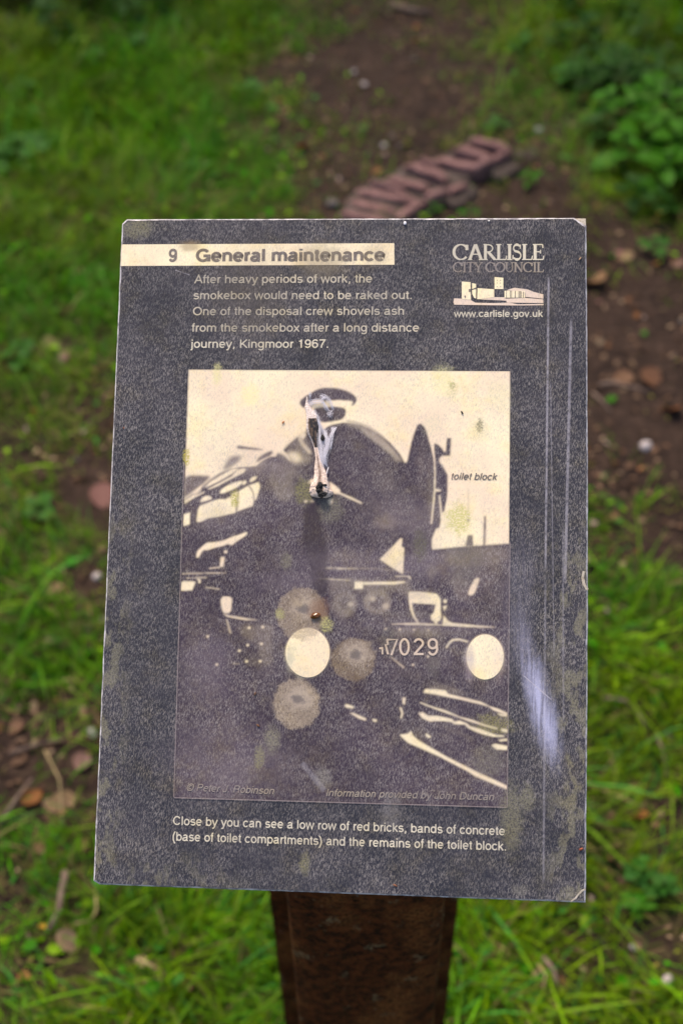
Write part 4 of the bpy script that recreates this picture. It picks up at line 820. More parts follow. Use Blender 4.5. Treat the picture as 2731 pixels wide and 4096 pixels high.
# ---- council logo: serif capitals, castle drawing and web address
for i_, q_ in enumerate([LG([(205, 870), (195, 845), (205, 795), (300, 800), (420, 820), (470, 850), (700, 855), (900, 850), (1000, 870), (1325, 865), (1325, 882), (1000, 885), (500, 880), (205, 875)]),
    LG([(710, 780), (830, 782), (855, 800), (1100, 790), (1320, 808), (1322, 855), (860, 848), (860, 825), (500, 808), (560, 800), (705, 778)]),
    LG([(870, 690), (960, 662), (1130, 685), (1200, 715), (1320, 745), (1322, 800), (1110, 778), (1098, 780), (1095, 720), (1030, 705), (870, 696)])]): sheet('logo_drawing', [q_], P_PINK, 2 + .02 * i_)
for i_, q_ in enumerate([LG([(300, 585), (410, 592), (415, 815), (300, 805)]), LG([(430, 605), (478, 615), (480, 660), (430, 680)]), LG([(430, 690), (480, 680), (478, 800), (455, 790), (430, 740)]), LG([(497, 668), (706, 682), (706, 778), (560, 800), (492, 808)]), LG([(710, 528), (820, 538), (822, 680), (710, 680)])] +
    [LG([(x, 700), (x + w, 700), (x + w, 788), (x, 788)]) for x, w in ((835, 22), (863, 40), (910, 10), (928, 38), (975, 36), (1020, 6), (1034, 6), (1048, 20), (1076, 16))]): sheet('logo_drawing', [q_], P_CREAM, 3 + .02 * (i_ % 12))
sheet('logo_drawing', [ellp(1750 + 342 / 3.136, 940 + 775 / 3.136, 3, 5, 12)] + [ellp(1750 + x / 3.136, 940 + y / 3.136, 1.6, 2.2, 8) for x in (742, 785) for y in (570, 605, 650)] + [LG([(386, 680), (415, 680), (415, 715), (386, 715)])], P_GREY, 4)
SER = {
 'C': (.92, [arc(.52, .5, .46, .48, 42, 320), [(.9, .62), (.9, .97)]]), 'A': (.9, [[(.12, .02), (.48, .98)], 'K', [(.5, 1.0), (.88, .0)], 'k', [(.24, .36), (.70, .36)], [(0, .015), (.27, .015)], [(.7, .015), (1.03, .015)]]),
 'R': (.8, ['K', [(.2, 0), (.2, 1)], 'k', [(.2, .97), (.4, .97)] + arc(.42, .74, .32, .23, 90, -90) + [(.2, .5)], 'K', [(.42, .5), (.9, .02)], 'k', [(.05, .015), (.36, .015)], [(.05, .985), (.3, .985)], [(.8, .015), (1.05, .015)]]),
 'L': (.66, ['K', [(.26, 0), (.26, 1)], 'k', [(.05, .985), (.5, .985)], [(.05, .02), (.92, .02)], [(.92, .02), (.98, .26)]]),
 'I': (.36, ['K', [(.5, 0), (.5, 1)], 'k', [(.1, .985), (.9, .985)], [(.1, .015), (.9, .015)]]),
 'S': (.58, ['M', arc(.48, .75, .34, .22, 30, 235) + arc(.5, .27, .38, .25, 65, -150), 'k', [(.82, .72), (.84, .98)], [(.08, .3), (.06, .02)]]),
 'E': (.7, ['K', [(.24, 0), (.24, 1)], 'k', [(.04, .985), (.88, .985)], [(.04, .02), (.92, .02)], [(.24, .52), (.7, .52)], [(.92, .02), (.98, .26)], [(.88, .98), (.9, .76)], [(.7, .4), (.7, .64)]]),
 'T': (.74, ['K', [(.5, 0), (.5, 1)], 'k', [(.05, .98), (.95, .98)], [(.3, .015), (.7, .015)], [(.05, .98), (.03, .76)], [(.95, .98), (.97, .76)]]),
 'Y': (.78, ['K', [(.1, 1), (.5, .48)], [(.5, .48), (.5, 0)], 'k', [(.9, 1), (.5, .48)], [(.3, .015), (.7, .015)], [(-.03, .985), (.28, .985)], [(.74, .985), (1.03, .985)]]),
 'O': (.92, [arc(.5, .5, .46, .48, 0, 360, 36)]), 'U': (.85, ['K', [(.18, 1), (.18, .34)], 'k', arc(.5, .34, .32, .32, 180, 360), [(.82, .34), (.82, 1)], [(.02, .985), (.36, .985)], [(.68, .985), (.97, .985)]]),
 'N': (.88, [[(.16, 0), (.16, 1)], 'K', [(.14, 1), (.84, 0)], 'k', [(.84, 0), (.84, 1)], [(.0, .015), (.3, .015)], [(.7, .985), (.98, .985)], [(0, .985), (.2, .985)]]), ' ': (.3, [])}
def serif_line(name, s, x0, yt, x1, yb, thick, thin, mat, gap=.05):
    tot = sum(SER[c_][0] for c_ in s) + gap * (len(s) - 1); k = (x1 - x0) / tot; x = x0; polys = []
    for c_ in s:
        w, items = SER[c_]; mode = ''
        for it in items:
            if isinstance(it, str): mode = it; continue
            t = {'': (thick, thin), 'K': (thick, thick), 'k': (thin, thin), 'M': (thin, thick)}[mode]
            polys += pen([it], (x, yt, x + w * k, yb), t[0], t[1])
        x += (w + gap) * k
    return quads(name, polys, mat, 2)
l = lambda x, y: (1750 + x / 3.136, 940 + y / 3.136)
serif_line('logo_lettering', 'CARLISLE', l(190, 0)[0], l(0, 118)[1], l(1330, 0)[0], l(0, 312)[1], 11.5, 4.5, P_TEXTB, -.02)
serif_line('logo_lettering', 'CITY COUNCIL', l(190, 0)[0], l(0, 345)[1], l(1325, 0)[0], l(0, 466)[1], 6.5, 3.2, P_FAINT, .0)
text('web_address_lettering', 'www.carlisle.gov.uk', l(200, 1028), l(1316, 1028), 27, P_TEXTB, bold=.12)

# ---- rusty post
def rust():
    mt, b, bs = new_mat('rusty_steel'); P = obj_coord(b)
    a = b.noise(P, 14, 4, .6); s = b.noise(P, 110, 5, .75); f = b.noise(P, 380, 3, .6); d = b.noise(b.vm('MULTIPLY', P, (1, 1, 1.8)), 130, 2, .5)
    c = b.mix(b.ramp(s, .35, .65), (.016, .006, .003), (.105, .028, .008))
    c = b.mix(b.math('MULTIPLY', b.ramp(a, .45, .65), b.ramp(f, .35, .6)), c, (.17, .062, .018))
    c = b.mix(b.math('MULTIPLY', b.ramp(b.noise(P, 33, 4, .7), .58, .66), b.ramp(f, .35, .65)), c, (.17, .12, .065))
    c = b.mix(b.ramp(d, .36, .27), c, (.008, .004, .003))
    c = b.mix(b.math('MULTIPLY', b.ramp(b.noise(P, 90, 3, .6), .70, .74), .7), c, (.17, .16, .13))
    b.put(bs.inputs['Base Color'], c); bs.inputs['Roughness'].default_value = .9; bs.inputs['Specular IOR Level'].default_value = .12
    h = b.math('ADD', b.ramp(d, .26, .42), b.math('MULTIPLY', f, .4)); bump(b, bs, h, .0022)
    return mt
M_RUST = rust()
# rail-like section: rounded head towards the viewer, web, wide foot behind
HW, FW = .0625, .0925
sec = []
for i in range(9): a_ = math.pi * (1 + i / 8); sec.append((HW * math.cos(a_) * 1.0 if i in (0, 8) else HW * (abs(math.cos(a_)) ** .55) * (1 if math.cos(a_) > 0 else -1), .012 + .014 * math.sin(a_)))
sec += [(HW, .040), (.012, .050), (.012, .115), (FW, .128), (FW, .142), (-FW, .142), (-FW, .128), (-.012, .115), (-.012, .050), (-HW, .040)]
pc = ray(1421, 3640); tq = .455 / pc[1]; front = CAMPOS + pc * tq
yaw = -.012; cxp = front[0] + .0085; y0 = front[1]
nrm = PR[:, 2]
def ztop(x, y):          # under the back of the panel
    return PO[2] - (nrm[0] * (x - PO[0]) + nrm[1] * (y - PO[1])) / nrm[2] - (PT + .007) / nrm[2]
NS = 40; Vp = []; Fp = []; ks = len(sec)
shift = G(1450, 4096 + 900)  # unused reference
for j in range(NS + 1):
    for (sx, sy) in sec:
        x = cxp + sx * math.cos(yaw) - sy * math.sin(yaw); y = y0 + sy * math.cos(yaw) + sx * math.sin(yaw); zt = ztop(x, y)
        zz = -.25 + (zt + .25) * j / NS; q = .0005 * mn.noise(Vector((x * 60, y * 60, zz * 25)))
        Vp.append((x + q, y + q, zz))
for j in range(NS):
    for i in range(ks): Fp.append([j * ks + i, j * ks + (i + 1) % ks, (j + 1) * ks + (i + 1) % ks, (j + 1) * ks + i])
Fp.append([NS * ks + i for i in range(ks)])
post = mesh('post', Vp, Fp, M_RUST); post.parent = sign; post.matrix_parent_inverse = Matrix.Identity(4); post.matrix_basis = INV.copy()
xc, yc = cxp, y0 + .07
# mounting plate between post and panel with four bolts
pl_c = PR.T @ (np.array([xc, yc, ztop(xc, yc)]) - PO)
def box(cx_, cy_, cz_, a_, b_, c_):
    return [(cx_ + sx * a_, cy_ + sy * b_, cz_ + sz * c_) for sz in (-1, 1) for sx, sy in ((-1, -1), (1, -1), (1, 1), (-1, 1))], [[3, 2, 1, 0], [4, 5, 6, 7], [0, 1, 5, 4], [1, 2, 6, 5], [2, 3, 7, 6], [3, 0, 4, 7]]
V_, F_ = box(pl_c[0], pl_c[1], -PT - .0033, .085, .11, .0032)
plate = attach(mesh('mounting_plate', V_, F_, M_RUST))
for sx in (-1, 1):
    for sy in (-1, 1):
        V_ = []; bx_, by_ = pl_c[0] + sx * .070, pl_c[1] + sy * .095
        for z_ in (-PT - .0125, -PT - .0066): V_ += [(bx_ + .007 * math.cos(a_), by_ + .007 * math.sin(a_), z_) for a_ in [i * math.pi / 3 for i in range(6)]]
        attach(mesh('bolt', V_, [[5, 4, 3, 2, 1, 0], [6, 7, 8, 9, 10, 11]] + [[i, (i + 1) % 6, 6 + (i + 1) % 6, 6 + i] for i in range(6)], M_RUST))
#@@PART3

# ================================================================== silk and debris of a moth case stuck on the panel
def pl(px, py, z=0.0):
    x, y = pm(px, py); return (x, y, z)
case = empty('insect_case')
case.matrix_world = PANEL
tag(case, 'torn pale insect case with white silk threads stuck on the printed locomotive', 'insect case')
def vmat(name, rough=.8):
    mt, b, bs = new_mat(name); att = b.n('ShaderNodeAttribute', attribute_name='Col').outputs['Color']; P = obj_coord(b)
    n_ = b.noise(P, 900, 4, .7); b.put(bs.inputs['Base Color'], b.mix(b.ramp(n_, .35, .7), b.mix(1.0, att, (.62, .56, .52), 'MULTIPLY'), att)); bs.inputs['Roughness'].default_value = rough
    bump(b, bs, n_, .0006); return mt
M_CASE = vmat('papery_case')
def loft(name, rows, colf, hk, mat, ridge=.18, nseg=22, seed=0):
    """rows: (y, centre x, half width) in the close-up's pixels; half tube lying on the panel"""
    ys = [r[0] for r in rows]; V, C = [], []; NR = 70
    for j in range(NR + 1):
        y = ys[0] + (ys[-1] - ys[0]) * j / NR
        cx_ = np.interp(y, ys, [r[1] for r in rows]); w = np.interp(y, ys, [r[2] for r in rows]) * (1.22 if name == 'upper_case' else 1.1)
        for i in range(nseg + 1):
            a_ = math.pi * i / nseg; u = math.cos(a_)
            rg = 1 + ridge * mn.noise(Vector((u * 3.2 + seed, y * .004, seed))) + .10 * mn.noise(Vector((u * 6, y * .03, seed + 3)))
            xx = cx_ - u * w * rg; hh_ = math.sin(a_) * w * hk * rg * (1 - .35 * math.exp(-((u - .05) / .22) ** 2))
            p = RC_([(xx, y)])[0]; V.append(pl(p[0], p[1], .0002 + hh_ / 4.357 * .000155)); C.append(colf(u, y))
    k_ = nseg + 1
    Fs = [[j * k_ + i, j * k_ + i + 1, (j + 1) * k_ + i + 1, (j + 1) * k_ + i] for j in range(NR) for i in range(nseg)]
    return mesh(name, V, Fs, mat, parent=case, smooth=True, colors=C)
def c_low(u, y):
    base = np.array([.86, .72, .64]); br = np.array([.24, .15, .11])
    g_ = math.exp(-((u - .0 - .1 * math.sin(y / 90)) / .26) ** 2) * (1 if y > 1330 else .5); nn_ = .5 + .5 * mn.noise(Vector((u * 5, y * .015, 2)))
    k_ = min(1, g_ * (.5 + .8 * nn_)); c_ = base * (1 - k_) + br * k_
    if y > 1800 and abs(u) < .35: c_ = c_ * .7
    return c_ * (.85 + .25 * nn_)
def c_up(u, y):
    nn_ = .5 + .5 * mn.noise(Vector((u * 3, y * .012, 7)))
    base = np.array([.80, .72, .70]); br = np.array([.17, .115, .085]); dk = np.array([.03, .026, .03])
    k_ = (1 if y > 660 else 0) * (1 if u < .62 else .15); c_ = base * (1 - k_) + br * (.6 + nn_) * k_
    if y > 690 and u < .5 and nn_ > .45: c_ = dk
    if y < 680: c_ = base
    return c_
loft('lower_case', [(1160, 488, 28), (1250, 512, 38), (1350, 530, 45), (1450, 540, 62), (1550, 552, 76), (1650, 568, 95), (1750, 576, 125), (1850, 582, 158), (1940, 590, 174), (1990, 592, 166), (2030, 590, 140), (2060, 600, 60)], c_low, .75, M_CASE, .3, seed=2)
loft('upper_case', [(290, 340, 5), (400, 338, 20), (470, 345, 40), (560, 392, 62), (640, 425, 84), (720, 428, 88), (850, 436, 86), (950, 448, 74), (1050, 470, 52), (1120, 484, 40), (1180, 490, 26)], c_up, .8, M_CASE, .2, seed=5)
M_BLK, b, bs = new_mat('black_frass'); bs.inputs['Base Color'].default_value = (.010, .009, .010, 1); bs.inputs['Roughness'].default_value = .75; bump(b, bs, b.noise(obj_coord(b), 1200, 3, .7), .0006)
def lump(name, cx_, cy_, rx, ry, mat, parent, zz=.0, hz=.6, seed=0, rough=.45, n_=12, conv=RC_):
    V = [];
    for j in range(n_ + 1):
        for i in range(2 * n_):
            th, ph = math.pi * j / n_, math.pi * i / n_; d = Vector((math.sin(th) * math.cos(ph), math.sin(th) * math.sin(ph), math.cos(th)))
            r = 1 + rough * mn.noise(d * 2.6 + Vector((seed, 0, 0))); p = conv([(cx_ + d.x * rx * r, cy_ + d.y * ry * r)])[0]
            V.append(pl(p[0], p[1], zz + (d.z * r) * (rx + ry) / 2 * hz * (pm(1, 0)[0] - pm(0, 0)[0]) / (4.357 if conv is RC_ else 1)))
    Fs = [[j * 2 * n_ + i, (j + 1) * 2 * n_ + i, (j + 1) * 2 * n_ + (i + 1) % (2 * n_), j * 2 * n_ + (i + 1) % (2 * n_)] for j in range(n_) for i in range(2 * n_)]
    return mesh(name, V, Fs, mat, parent=parent, smooth=True)
for q, (x, y, rx, ry) in enumerate([(580, 1850, 45, 50), (560, 1930, 50, 60), (620, 2000, 70, 48), (665, 1850, 32, 20), (590, 2030, 45, 30), (540, 1890, 35, 38)]):
    lump('black_crumb', x, y, rx, ry, M_BLK, case, zz=.0050 if y < 1900 else .0044, seed=q * 3.1)
lump('black_crumb', 615, 1020, 34, 50, M_BLK, case, zz=.0020, seed=9)
M_SILK, b, bs = new_mat('white_silk'); bs.inputs['Base Color'].default_value = (.95, .93, 1.0, 1); bs.inputs['Roughness'].default_value = .6; bs.inputs['Alpha'].default_value = .6
def threads(name, specs, rad=.000045):
    V, Fs = [], []
    for pts in specs:
        m_ = len(pts); s = len(V)
        for i, p in enumerate(pts):
            a_ = Vector(pts[max(i - 1, 0)]); c_ = Vector(pts[min(i + 1, m_ - 1)]); t = (c_ - a_).normalized(); sd_ = t.cross(Vector((0, 0, 1))).normalized(); uu = sd_.cross(t)
            for k_ in range(3): d = sd_ * math.cos(k_ * 2.094) + uu * math.sin(k_ * 2.094); V.append(tuple(Vector(p) + d * rad))
        for i in range(m_ - 1):
            for k_ in range(3): Fs.append([s + i * 3 + k_, s + i * 3 + (k_ + 1) % 3, s + (i + 1) * 3 + (k_ + 1) % 3, s + (i + 1) * 3 + k_])
    o = mesh(name, V, Fs, M_SILK, parent=case); return o
def strand(path, jit, z0=.0006, z1=.0022, n_=11, wob=6):
    wob *= 1.8; jit *= 1.5
    """a thread along a control path (close-up pixels) with jitter"""
    jx, jy = rng.normal(0, jit, 2); P_ = []; ph = rng.uniform(0, 100); zt = rng.uniform(z0, z1)
    for i in range(n_ + 1):
        t = i / n_ * (len(path) - 1); a_ = min(int(t), len(path) - 2); f = t - a_
        x = path[a_][0] * (1 - f) + path[a_ + 1][0] * f; y = path[a_][1] * (1 - f) + path[a_ + 1][1] * f
        x += jx * (1 - .3 * f) + wob * mn.noise(Vector((t * 2, ph, 0))) * 2; y += jy + wob * mn.noise(Vector((t * 2, ph, 9))) * 2
        p = RC_([(x, y)])[0]; P_.append(pl(p[0], p[1], .0003 + zt * math.sin(math.pi * i / n_) ** .7))
    return P_
sp = []
for _ in range(34): a_ = rng.uniform(0, 1); sp.append(strand([(345 + 15 * a_, 300 + 250 * a_), (430, 430 - 60 * a_), (520, 400 - 30 * a_), (610, 385), (680, 470 + 30 * a_), (700, 520)], 12, wob=9))
for _ in range(26): sp.append(strand([(590, 275), (650, 300), (700, 320), (770, 400), (800, 490)], 14, wob=10))
for _ in range(26): a_, c_ = rng.uniform(-40, 40, 2); sp.append(strand([(640 + a_, 300 + c_ * .5), (600 + c_, 350 + a_ * .6)], 10, wob=8, n_=5))
for _ in range(46): a_, c_ = rng.uniform(-42, 42, 2); sp.append(strand([(745 + a_, 600 + c_), (745 + c_ * .6, 600 - a_ * .9)], 16, wob=8, n_=4))
for _ in range(34): a_ = rng.uniform(0, 1); sp.append(strand([(440 + 40 * a_, 520 + 60 * a_), (500 + 30 * a_, 650), (560, 780), (620, 880)], 14, wob=7))
for _ in range(50): a_ = rng.uniform(0, 1); sp.append(strand([(620 + 40 * a_, 860 + 30 * a_), (650 + 50 * a_, 1000), (660 + 90 * a_, 1130), (620 + 60 * a_, 1300), (610 + 50 * a_, 1420), (650 + 40 * a_, 1480)], 16, wob=9))
for _ in range(40): a_ = rng.uniform(0, 1); sp.append(strand([(560 + 60 * a_, 1000), (600 + 90 * a_, 1150), (590 + 90 * a_, 1280), (600 + 60 * a_, 1400)], 22, wob=12))
for _ in range(34): a_ = rng.uniform(0, 1); sp.append(strand([(780 + 70 * a_, 820 + 10 * a_), (770 + 30 * a_, 920), (720 + 60 * a_, 1040), (690 + 70 * a_, 1200)], 8, wob=6))
for _ in range(34): a_ = rng.uniform(0, 1); sp.append(strand([(500 + 60 * a_, 700), (530 + 50 * a_, 900), (540 + 60 * a_, 1100), (560 + 30 * a_, 1350), (600 + 30 * a_, 1650)], 14, wob=8))
for _ in range(10): sp.append(strand([(715, 1520), (690, 1620), (665, 1700)], 4, wob=3))
for _ in range(14): sp.append(strand([(375, 235), (400, 270), (390, 310)], 12, wob=6, n_=4))
o = threads('silk_threads', sp); o['kind'] = 'stuff'

# ---- small things lying on the panel
def on_panel(name, label, cat, cx_, cy_, rx, ry, rgb, seed=0, hz=.5, rot=0, rough=.25, group=None, gloss=.7):
    mt, b, bs = new_mat(name + '_skin'); bs.inputs['Base Color'].default_value = (*rgb, 1); bs.inputs['Roughness'].default_value = gloss
    x, y = pm(cx_, cy_); V = []; n_ = 8; q = .000155
    for j in range(n_ + 1):
        for i in range(12):
            th, ph = math.pi * j / n_, math.pi * i / 6; d = Vector((math.sin(th) * math.cos(ph), math.sin(th) * math.sin(ph), math.cos(th))); r = 1 + rough * mn.noise(d * 2 + Vector((seed, 3, 0)))
            u, w = d.x * rx * q * r, d.y * ry * q * r; V.append((u * math.cos(rot) - w * math.sin(rot), u * math.sin(rot) + w * math.cos(rot), d.z * min(rx, ry) * hz * q * r))
    Fs = [[j * 12 + i, (j + 1) * 12 + i, (j + 1) * 12 + (i + 1) % 12, j * 12 + (i + 1) % 12] for j in range(n_) for i in range(12)]
    o = mesh(name, V, Fs, mt, smooth=True); o.matrix_world = PANEL @ Matrix.Translation((x, y, min(rx, ry) * hz * q * .8 + .0004))
    tag(o, label, cat, group); return o
on_panel('insect', 'tiny black beetle on the pale sky of the printed picture, below the green specks', 'insect', 1847, 1651, 8, 3.2, (.02, .015, .01), 1, .8, -1.0)
on_panel('insect', 'tiny orange brown insect on the pale sky left of the chimney', 'insect', 1133, 1690, 7, 3, (.35, .10, .02), 2, .8, .9)
on_panel('insect', 'tiny straw coloured insect near the upper right edge of the panel', 'insect', 2318, 1036, 8, 2.6, (.40, .24, .14), 4, .8, .9)
on_panel('insect', 'small reddish brown insect by the lower right edge of the panel', 'insect', 2322, 3396, 9, 5, (.22, .05, .02), 5, .8, .4)
on_panel('resin_drop', 'glossy amber drop on the uppermost worn disc', 'drop', 1262, 2463, 20, 12, (.13, .045, .008), 6, .5, .2, .5, gloss=.15)
on_panel('bird_lime_speck', 'small white speck near the top edge of the panel', 'speck', 1619, 894, 6, 8, (.75, .72, .78), 8, .5)
on_panel('bird_lime_speck', 'tiny white speck on the top edge above the council logo', 'speck', 1954, 884, 3.5, 3.5, (.8, .78, .75), 9, .5)
on_panel('brown_crumb', 'minute brown crumb between the two lowest green stains on the picture', 'crumb', 1033, 2902, 8, 4, (.12, .05, .02), 12, .6, -.6)
on_panel('brown_crumb', 'minute brown crumb left of the lowest worn disc', 'crumb', 1021, 2775, 4, 8, (.10, .05, .03), 13, .6, -.2)
on_panel('brown_crumb', 'minute red brown crumb on the lower margin of the panel', 'crumb', 1580, 3541, 9, 4, (.16, .06, .03), 14, .5, -.4)
on_panel('brown_crumb', 'minute brown crumb on the left margin of the panel', 'crumb', 497, 1712, 3, 4, (.20, .06, .02), 15, .5)

# ================================================================== row of red bricks
def gp(px, py, z):
    return G(px, py, z)
BZ = .055
RB = Z(1350, 480, 1.742)
M_BR, b, bs = new_mat('weathered_red_brick'); P = obj_coord(b)
n1 = b.noise(P, 25, 4, .65); n2 = b.noise(P, 160, 3, .7)
oi = b.n('ShaderNodeObjectInfo').outputs['Random']
c = b.mix(b.ramp(n1, .35, .65), (.11, .052, .047), (.25, .13, .125)); c = b.mix(b.math('MULTIPLY', b.ramp(n2, .5, .72), .5), c, (.27, .19, .185)); c = b.mix(b.ramp(n1, .64, .8, 0, .6), c, (.07, .05, .04))
b.put(bs.inputs['Base Color'], b.mix(b.math('MULTIPLY', oi, .5), c, b.mix(1.0, c, (.62, .55, .55), 'MULTIPLY'))); bs.inputs['Roughness'].default_value = .9; bump(b, bs, b.math('ADD', n1, n2), .004)
M_MORT, b, bs = new_mat('crumbled_mortar'); P = obj_coord(b); n1 = b.noise(P, 30, 4, .7); n2 = b.noise(P, 140, 3, .7)
b.put(bs.inputs['Base Color'], b.mix(b.ramp(n1, .35, .65), (.028, .018, .015), (.085, .062, .055))); bs.inputs['Roughness'].default_value = .95; bump(b, bs, b.math('ADD', n1, n2), .006)

row = empty('brick_row', gp(1800, 760, 0)); tag(row, 'low row of broken red bricks set on edge across the earth path', 'brick row', )
def rough_block(name, a, c, w, z0, z1, mat, parent, seed=0, n_=7, amp=.004, org=None):
    """an eroded block along a->c (world xy), width w, between heights z0 and z1, edges rounded and chipped"""
    a, c = Vector((a.x, a.y)), Vector((c.x, c.y)); t = (c - a); Ln = t.length; t.normalize(); s = Vector((-t.y, t.x)); o_ = (a + c) / 2
    V = []; ring = 12
    for j in range(n_ + 1):
        f = j / n_; e = min(1, min(f, 1 - f) * n_ / .8 + .80)
        for i in range(ring):
            an = 2 * math.pi * (i + .5) / ring; cx_, sy_ = math.cos(an), math.sin(an)
            m_ = max(abs(cx_), abs(sy_)); k_ = .35; u = cx_ / m_ * (1 - k_ * .18) if True else cx_; v = sy_ / m_
            if abs(abs(cx_) - abs(sy_)) < .4: u *= .90; v *= .90
            p = Vector((o_.x + t.x * (f - .5) * Ln + s.x * u * w / 2 * e, o_.y + t.y * (f - .5) * Ln + s.y * u * w / 2 * e, (z0 + z1) / 2 + v * (z1 - z0) / 2 * e))
            nn_ = Vector((mn.noise(p * 40 + Vector((seed, 0, 0))), mn.noise(p * 40 + Vector((0, seed, 5))), mn.noise(p * 35 + Vector((0, 9, seed)))))
            V.append(p + nn_ * amp - Vector((*o_, z0)))
    Fs = [[j * ring + i, j * ring + (i + 1) % ring, (j + 1) * ring + (i + 1) % ring, (j + 1) * ring + i] for j in range(n_) for i in range(ring)]
    Fs += [[i for i in range(ring)][::-1], [n_ * ring + i for i in range(ring)]]
    o = mesh(name, V, Fs, mat, parent=parent)
    o.location = Vector((*o_, z0)) - (parent.location if parent else Vector((0, 0, 0))); return o
def bt(x, y, z=BZ): p = RB([(x, y)])[0]; return gp(p[0], p[1], z)
ridges = [((925, 112), (1195, 180), .046, .076), ((825, 178), (1085, 262), .050, .078), ((685, 235), (985, 308), .046, .074), ((560, 262), (700, 300), .03, .066), ((480, 290), (760, 385), .044, .072),
          ((345, 372), (640, 448), .044, .070), ((230, 415), (480, 505), .030, .060), ((135, 468), (560, 545), .044, .064), ((60, 540), (440, 625), .046, .056), ((20, 640), (360, 700), .046, .052)]
for q, (a, c, w, z1) in enumerate(ridges): rough_block('brick', bt(*a, z1 - .025), bt(*c, z1 - .025), w * .64, -.04, z1 - .025 + .006 * math.sin(q * 2.3), M_BR, row, seed=q * 2.7)
edges = [((1205, 195), (1075, 262), .030, .074), ((1068, 272), (950, 318), .030, .071), ((900, 412), (770, 460), .040, .068), ((745, 470), (620, 535), .038, .064), ((600, 548), (420, 665), .038, .060)]
for q, (a, c, w, z1) in enumerate(edges): rough_block('brick', bt(*a, z1 - .025), bt(*c, z1 - .025), w * .64, -.04, z1 - .025 + .006 * math.sin(q * 2.3), M_BR, row, seed=40 + q * 2.7)
# crumbled bedding between the bricks
bed_px = [(930, 118), (1200, 190), (1030, 300), (905, 410), (640, 530), (430, 660), (350, 760), (20, 740), (60, 560), (130, 470), (350, 380), (480, 295), (690, 240), (830, 180)]
Vb = []; top = [bt(x, y, .026) for x, y in bed_px]; cen = sum(top, Vector()) / len(top)
rings = 8
for r in range(rings + 1):
    for i in range(len(top)):
        p = cen.lerp(top[i], r / rings); Vb.append(Vector((p.x, p.y, .022 + .010 * mn.noise(Vector((p.x * 30, p.y * 30, 2))))))
nb = len(top)
for i in range(nb): Vb.append(Vector((top[i].x, top[i].y, -.05)))
Fs = [[r * nb + i, r * nb + (i + 1) % nb, (r + 1) * nb + (i + 1) % nb, (r + 1) * nb + i] for r in range(rings + 1) for i in range(nb)]
bed = mesh('mortar_bed', [v - row.location for v in Vb], Fs, M_MORT, parent=row)
# dark side blocks standing lower along the near face
for q, (a, c, w, z0, z1, m_) in enumerate([((1225, 275), (1065, 365), .075, -.03, .024, M_MORT), ((940, 440), (770, 560), .065, -.03, .020, M_MORT), ((1420, 190), (1260, 250), .05, -.03, .010, M_MORT)]):
    o = rough_block('fallen_block', bt(*a, z1), bt(*c, z1), w, z0, z1, m_, None, seed=70 + q * 3, amp=.007)
    tag(o, ['grey brown block leaning on the right side of the brick row, its upper end', 'grey brown block against the near right side of the brick row', 'low half buried block beyond the far right end of the brick row'][q], 'brick')

# ================================================================== leaf weeds, fallen leaves, twigs, pebbles
def leaf_geo(kind, L, rgb):
    """leaf outline with midrib fold; returns verts (x along), faces"""
    n_ = 9; V = []; Fs = []
    for j in range(n_ + 1):
        t = j / n_
        if kind == 'nettle': w = .36 * math.sin(math.pi * t ** .75) ** .9 * (1 + (.16 if j % 2 else -.10))
        elif kind == 'round': w = .46 * math.sin(math.pi * t) ** .6
        else: w = .26 * math.sin(math.pi * t ** .85) ** .8
        zc_ = -.22 * t * t
        V += [(t * L, -w * L, (zc_ + .10 * w) * L), (t * L, 0, (zc_ - .02) * L), (t * L, w * L, (zc_ + .10 * w) * L)]
    for j in range(n_):
        a_ = 3 * j; Fs += [[a_, a_ + 3, a_ + 4, a_ + 1], [a_ + 1, a_ + 4, a_ + 5, a_ + 2]]
    return V, Fs
M_LEAF = {}
def leaf_material(name, rgb, trans=.35):
    mt, b, bs = new_mat(name); P = obj_coord(b); n_ = b.noise(P, 60, 3, .6)
    sep = b.n('ShaderNodeSeparateXYZ'); b.put(sep.inputs[0], P); rib = b.ramp(b.math('ABSOLUTE', sep.outputs[1]), .0012, .0004)
    c = b.mix(b.ramp(n_, .3, .7), tuple(v * .7 for v in rgb), tuple(min(1, v * 1.25) for v in rgb)); c = b.mix(b.math('MULTIPLY', rib, .4), c, tuple(min(1, v * 2) for v in rgb))
    oi_ = b.n('ShaderNodeObjectInfo').outputs['Random']; c = b.mix(b.math('MULTIPLY', oi_, .5), c, b.mix(1.0, c, (1.4, .8, .9), 'MULTIPLY'))
    b.put(bs.inputs['Base Color'], c); bs.inputs['Roughness'].default_value = .6; bs.inputs['Specular IOR Level'].default_value = .15
    tr = b.n('ShaderNodeBsdfTranslucent'); b.put(tr.inputs[0], c); mx = b.n('ShaderNodeMixShader'); mx.inputs[0].default_value = trans
    b.t.links.new(bs.outputs[0], mx.inputs[1]); b.t.links.new(tr.outputs[0], mx.inputs[2]); b.t.links.new(mx.outputs[0], b.t.nodes['Material Output'].inputs[0]); return mt
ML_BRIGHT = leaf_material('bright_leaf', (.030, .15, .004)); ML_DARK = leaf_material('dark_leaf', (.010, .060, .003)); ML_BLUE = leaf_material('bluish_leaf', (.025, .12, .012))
M_STEM, b, bs = new_mat('green_stem'); bs.inputs['Base Color'].default_value = (.05, .10, .02, 1)
def leaf_mesh(kind, mat):
    V, Fs = leaf_geo(kind, 1.0, None); me = bpy.data.meshes.new('leaf'); me.from_pydata(V, [], Fs); me.materials.append(mat); me.polygons.foreach_set('use_smooth', [True] * len(Fs)); return me
LEAVES = {(k, m.name): leaf_mesh(k, m) for k in ('nettle', 'round', 'lance') for m in (ML_BRIGHT, ML_DARK, ML_BLUE)}
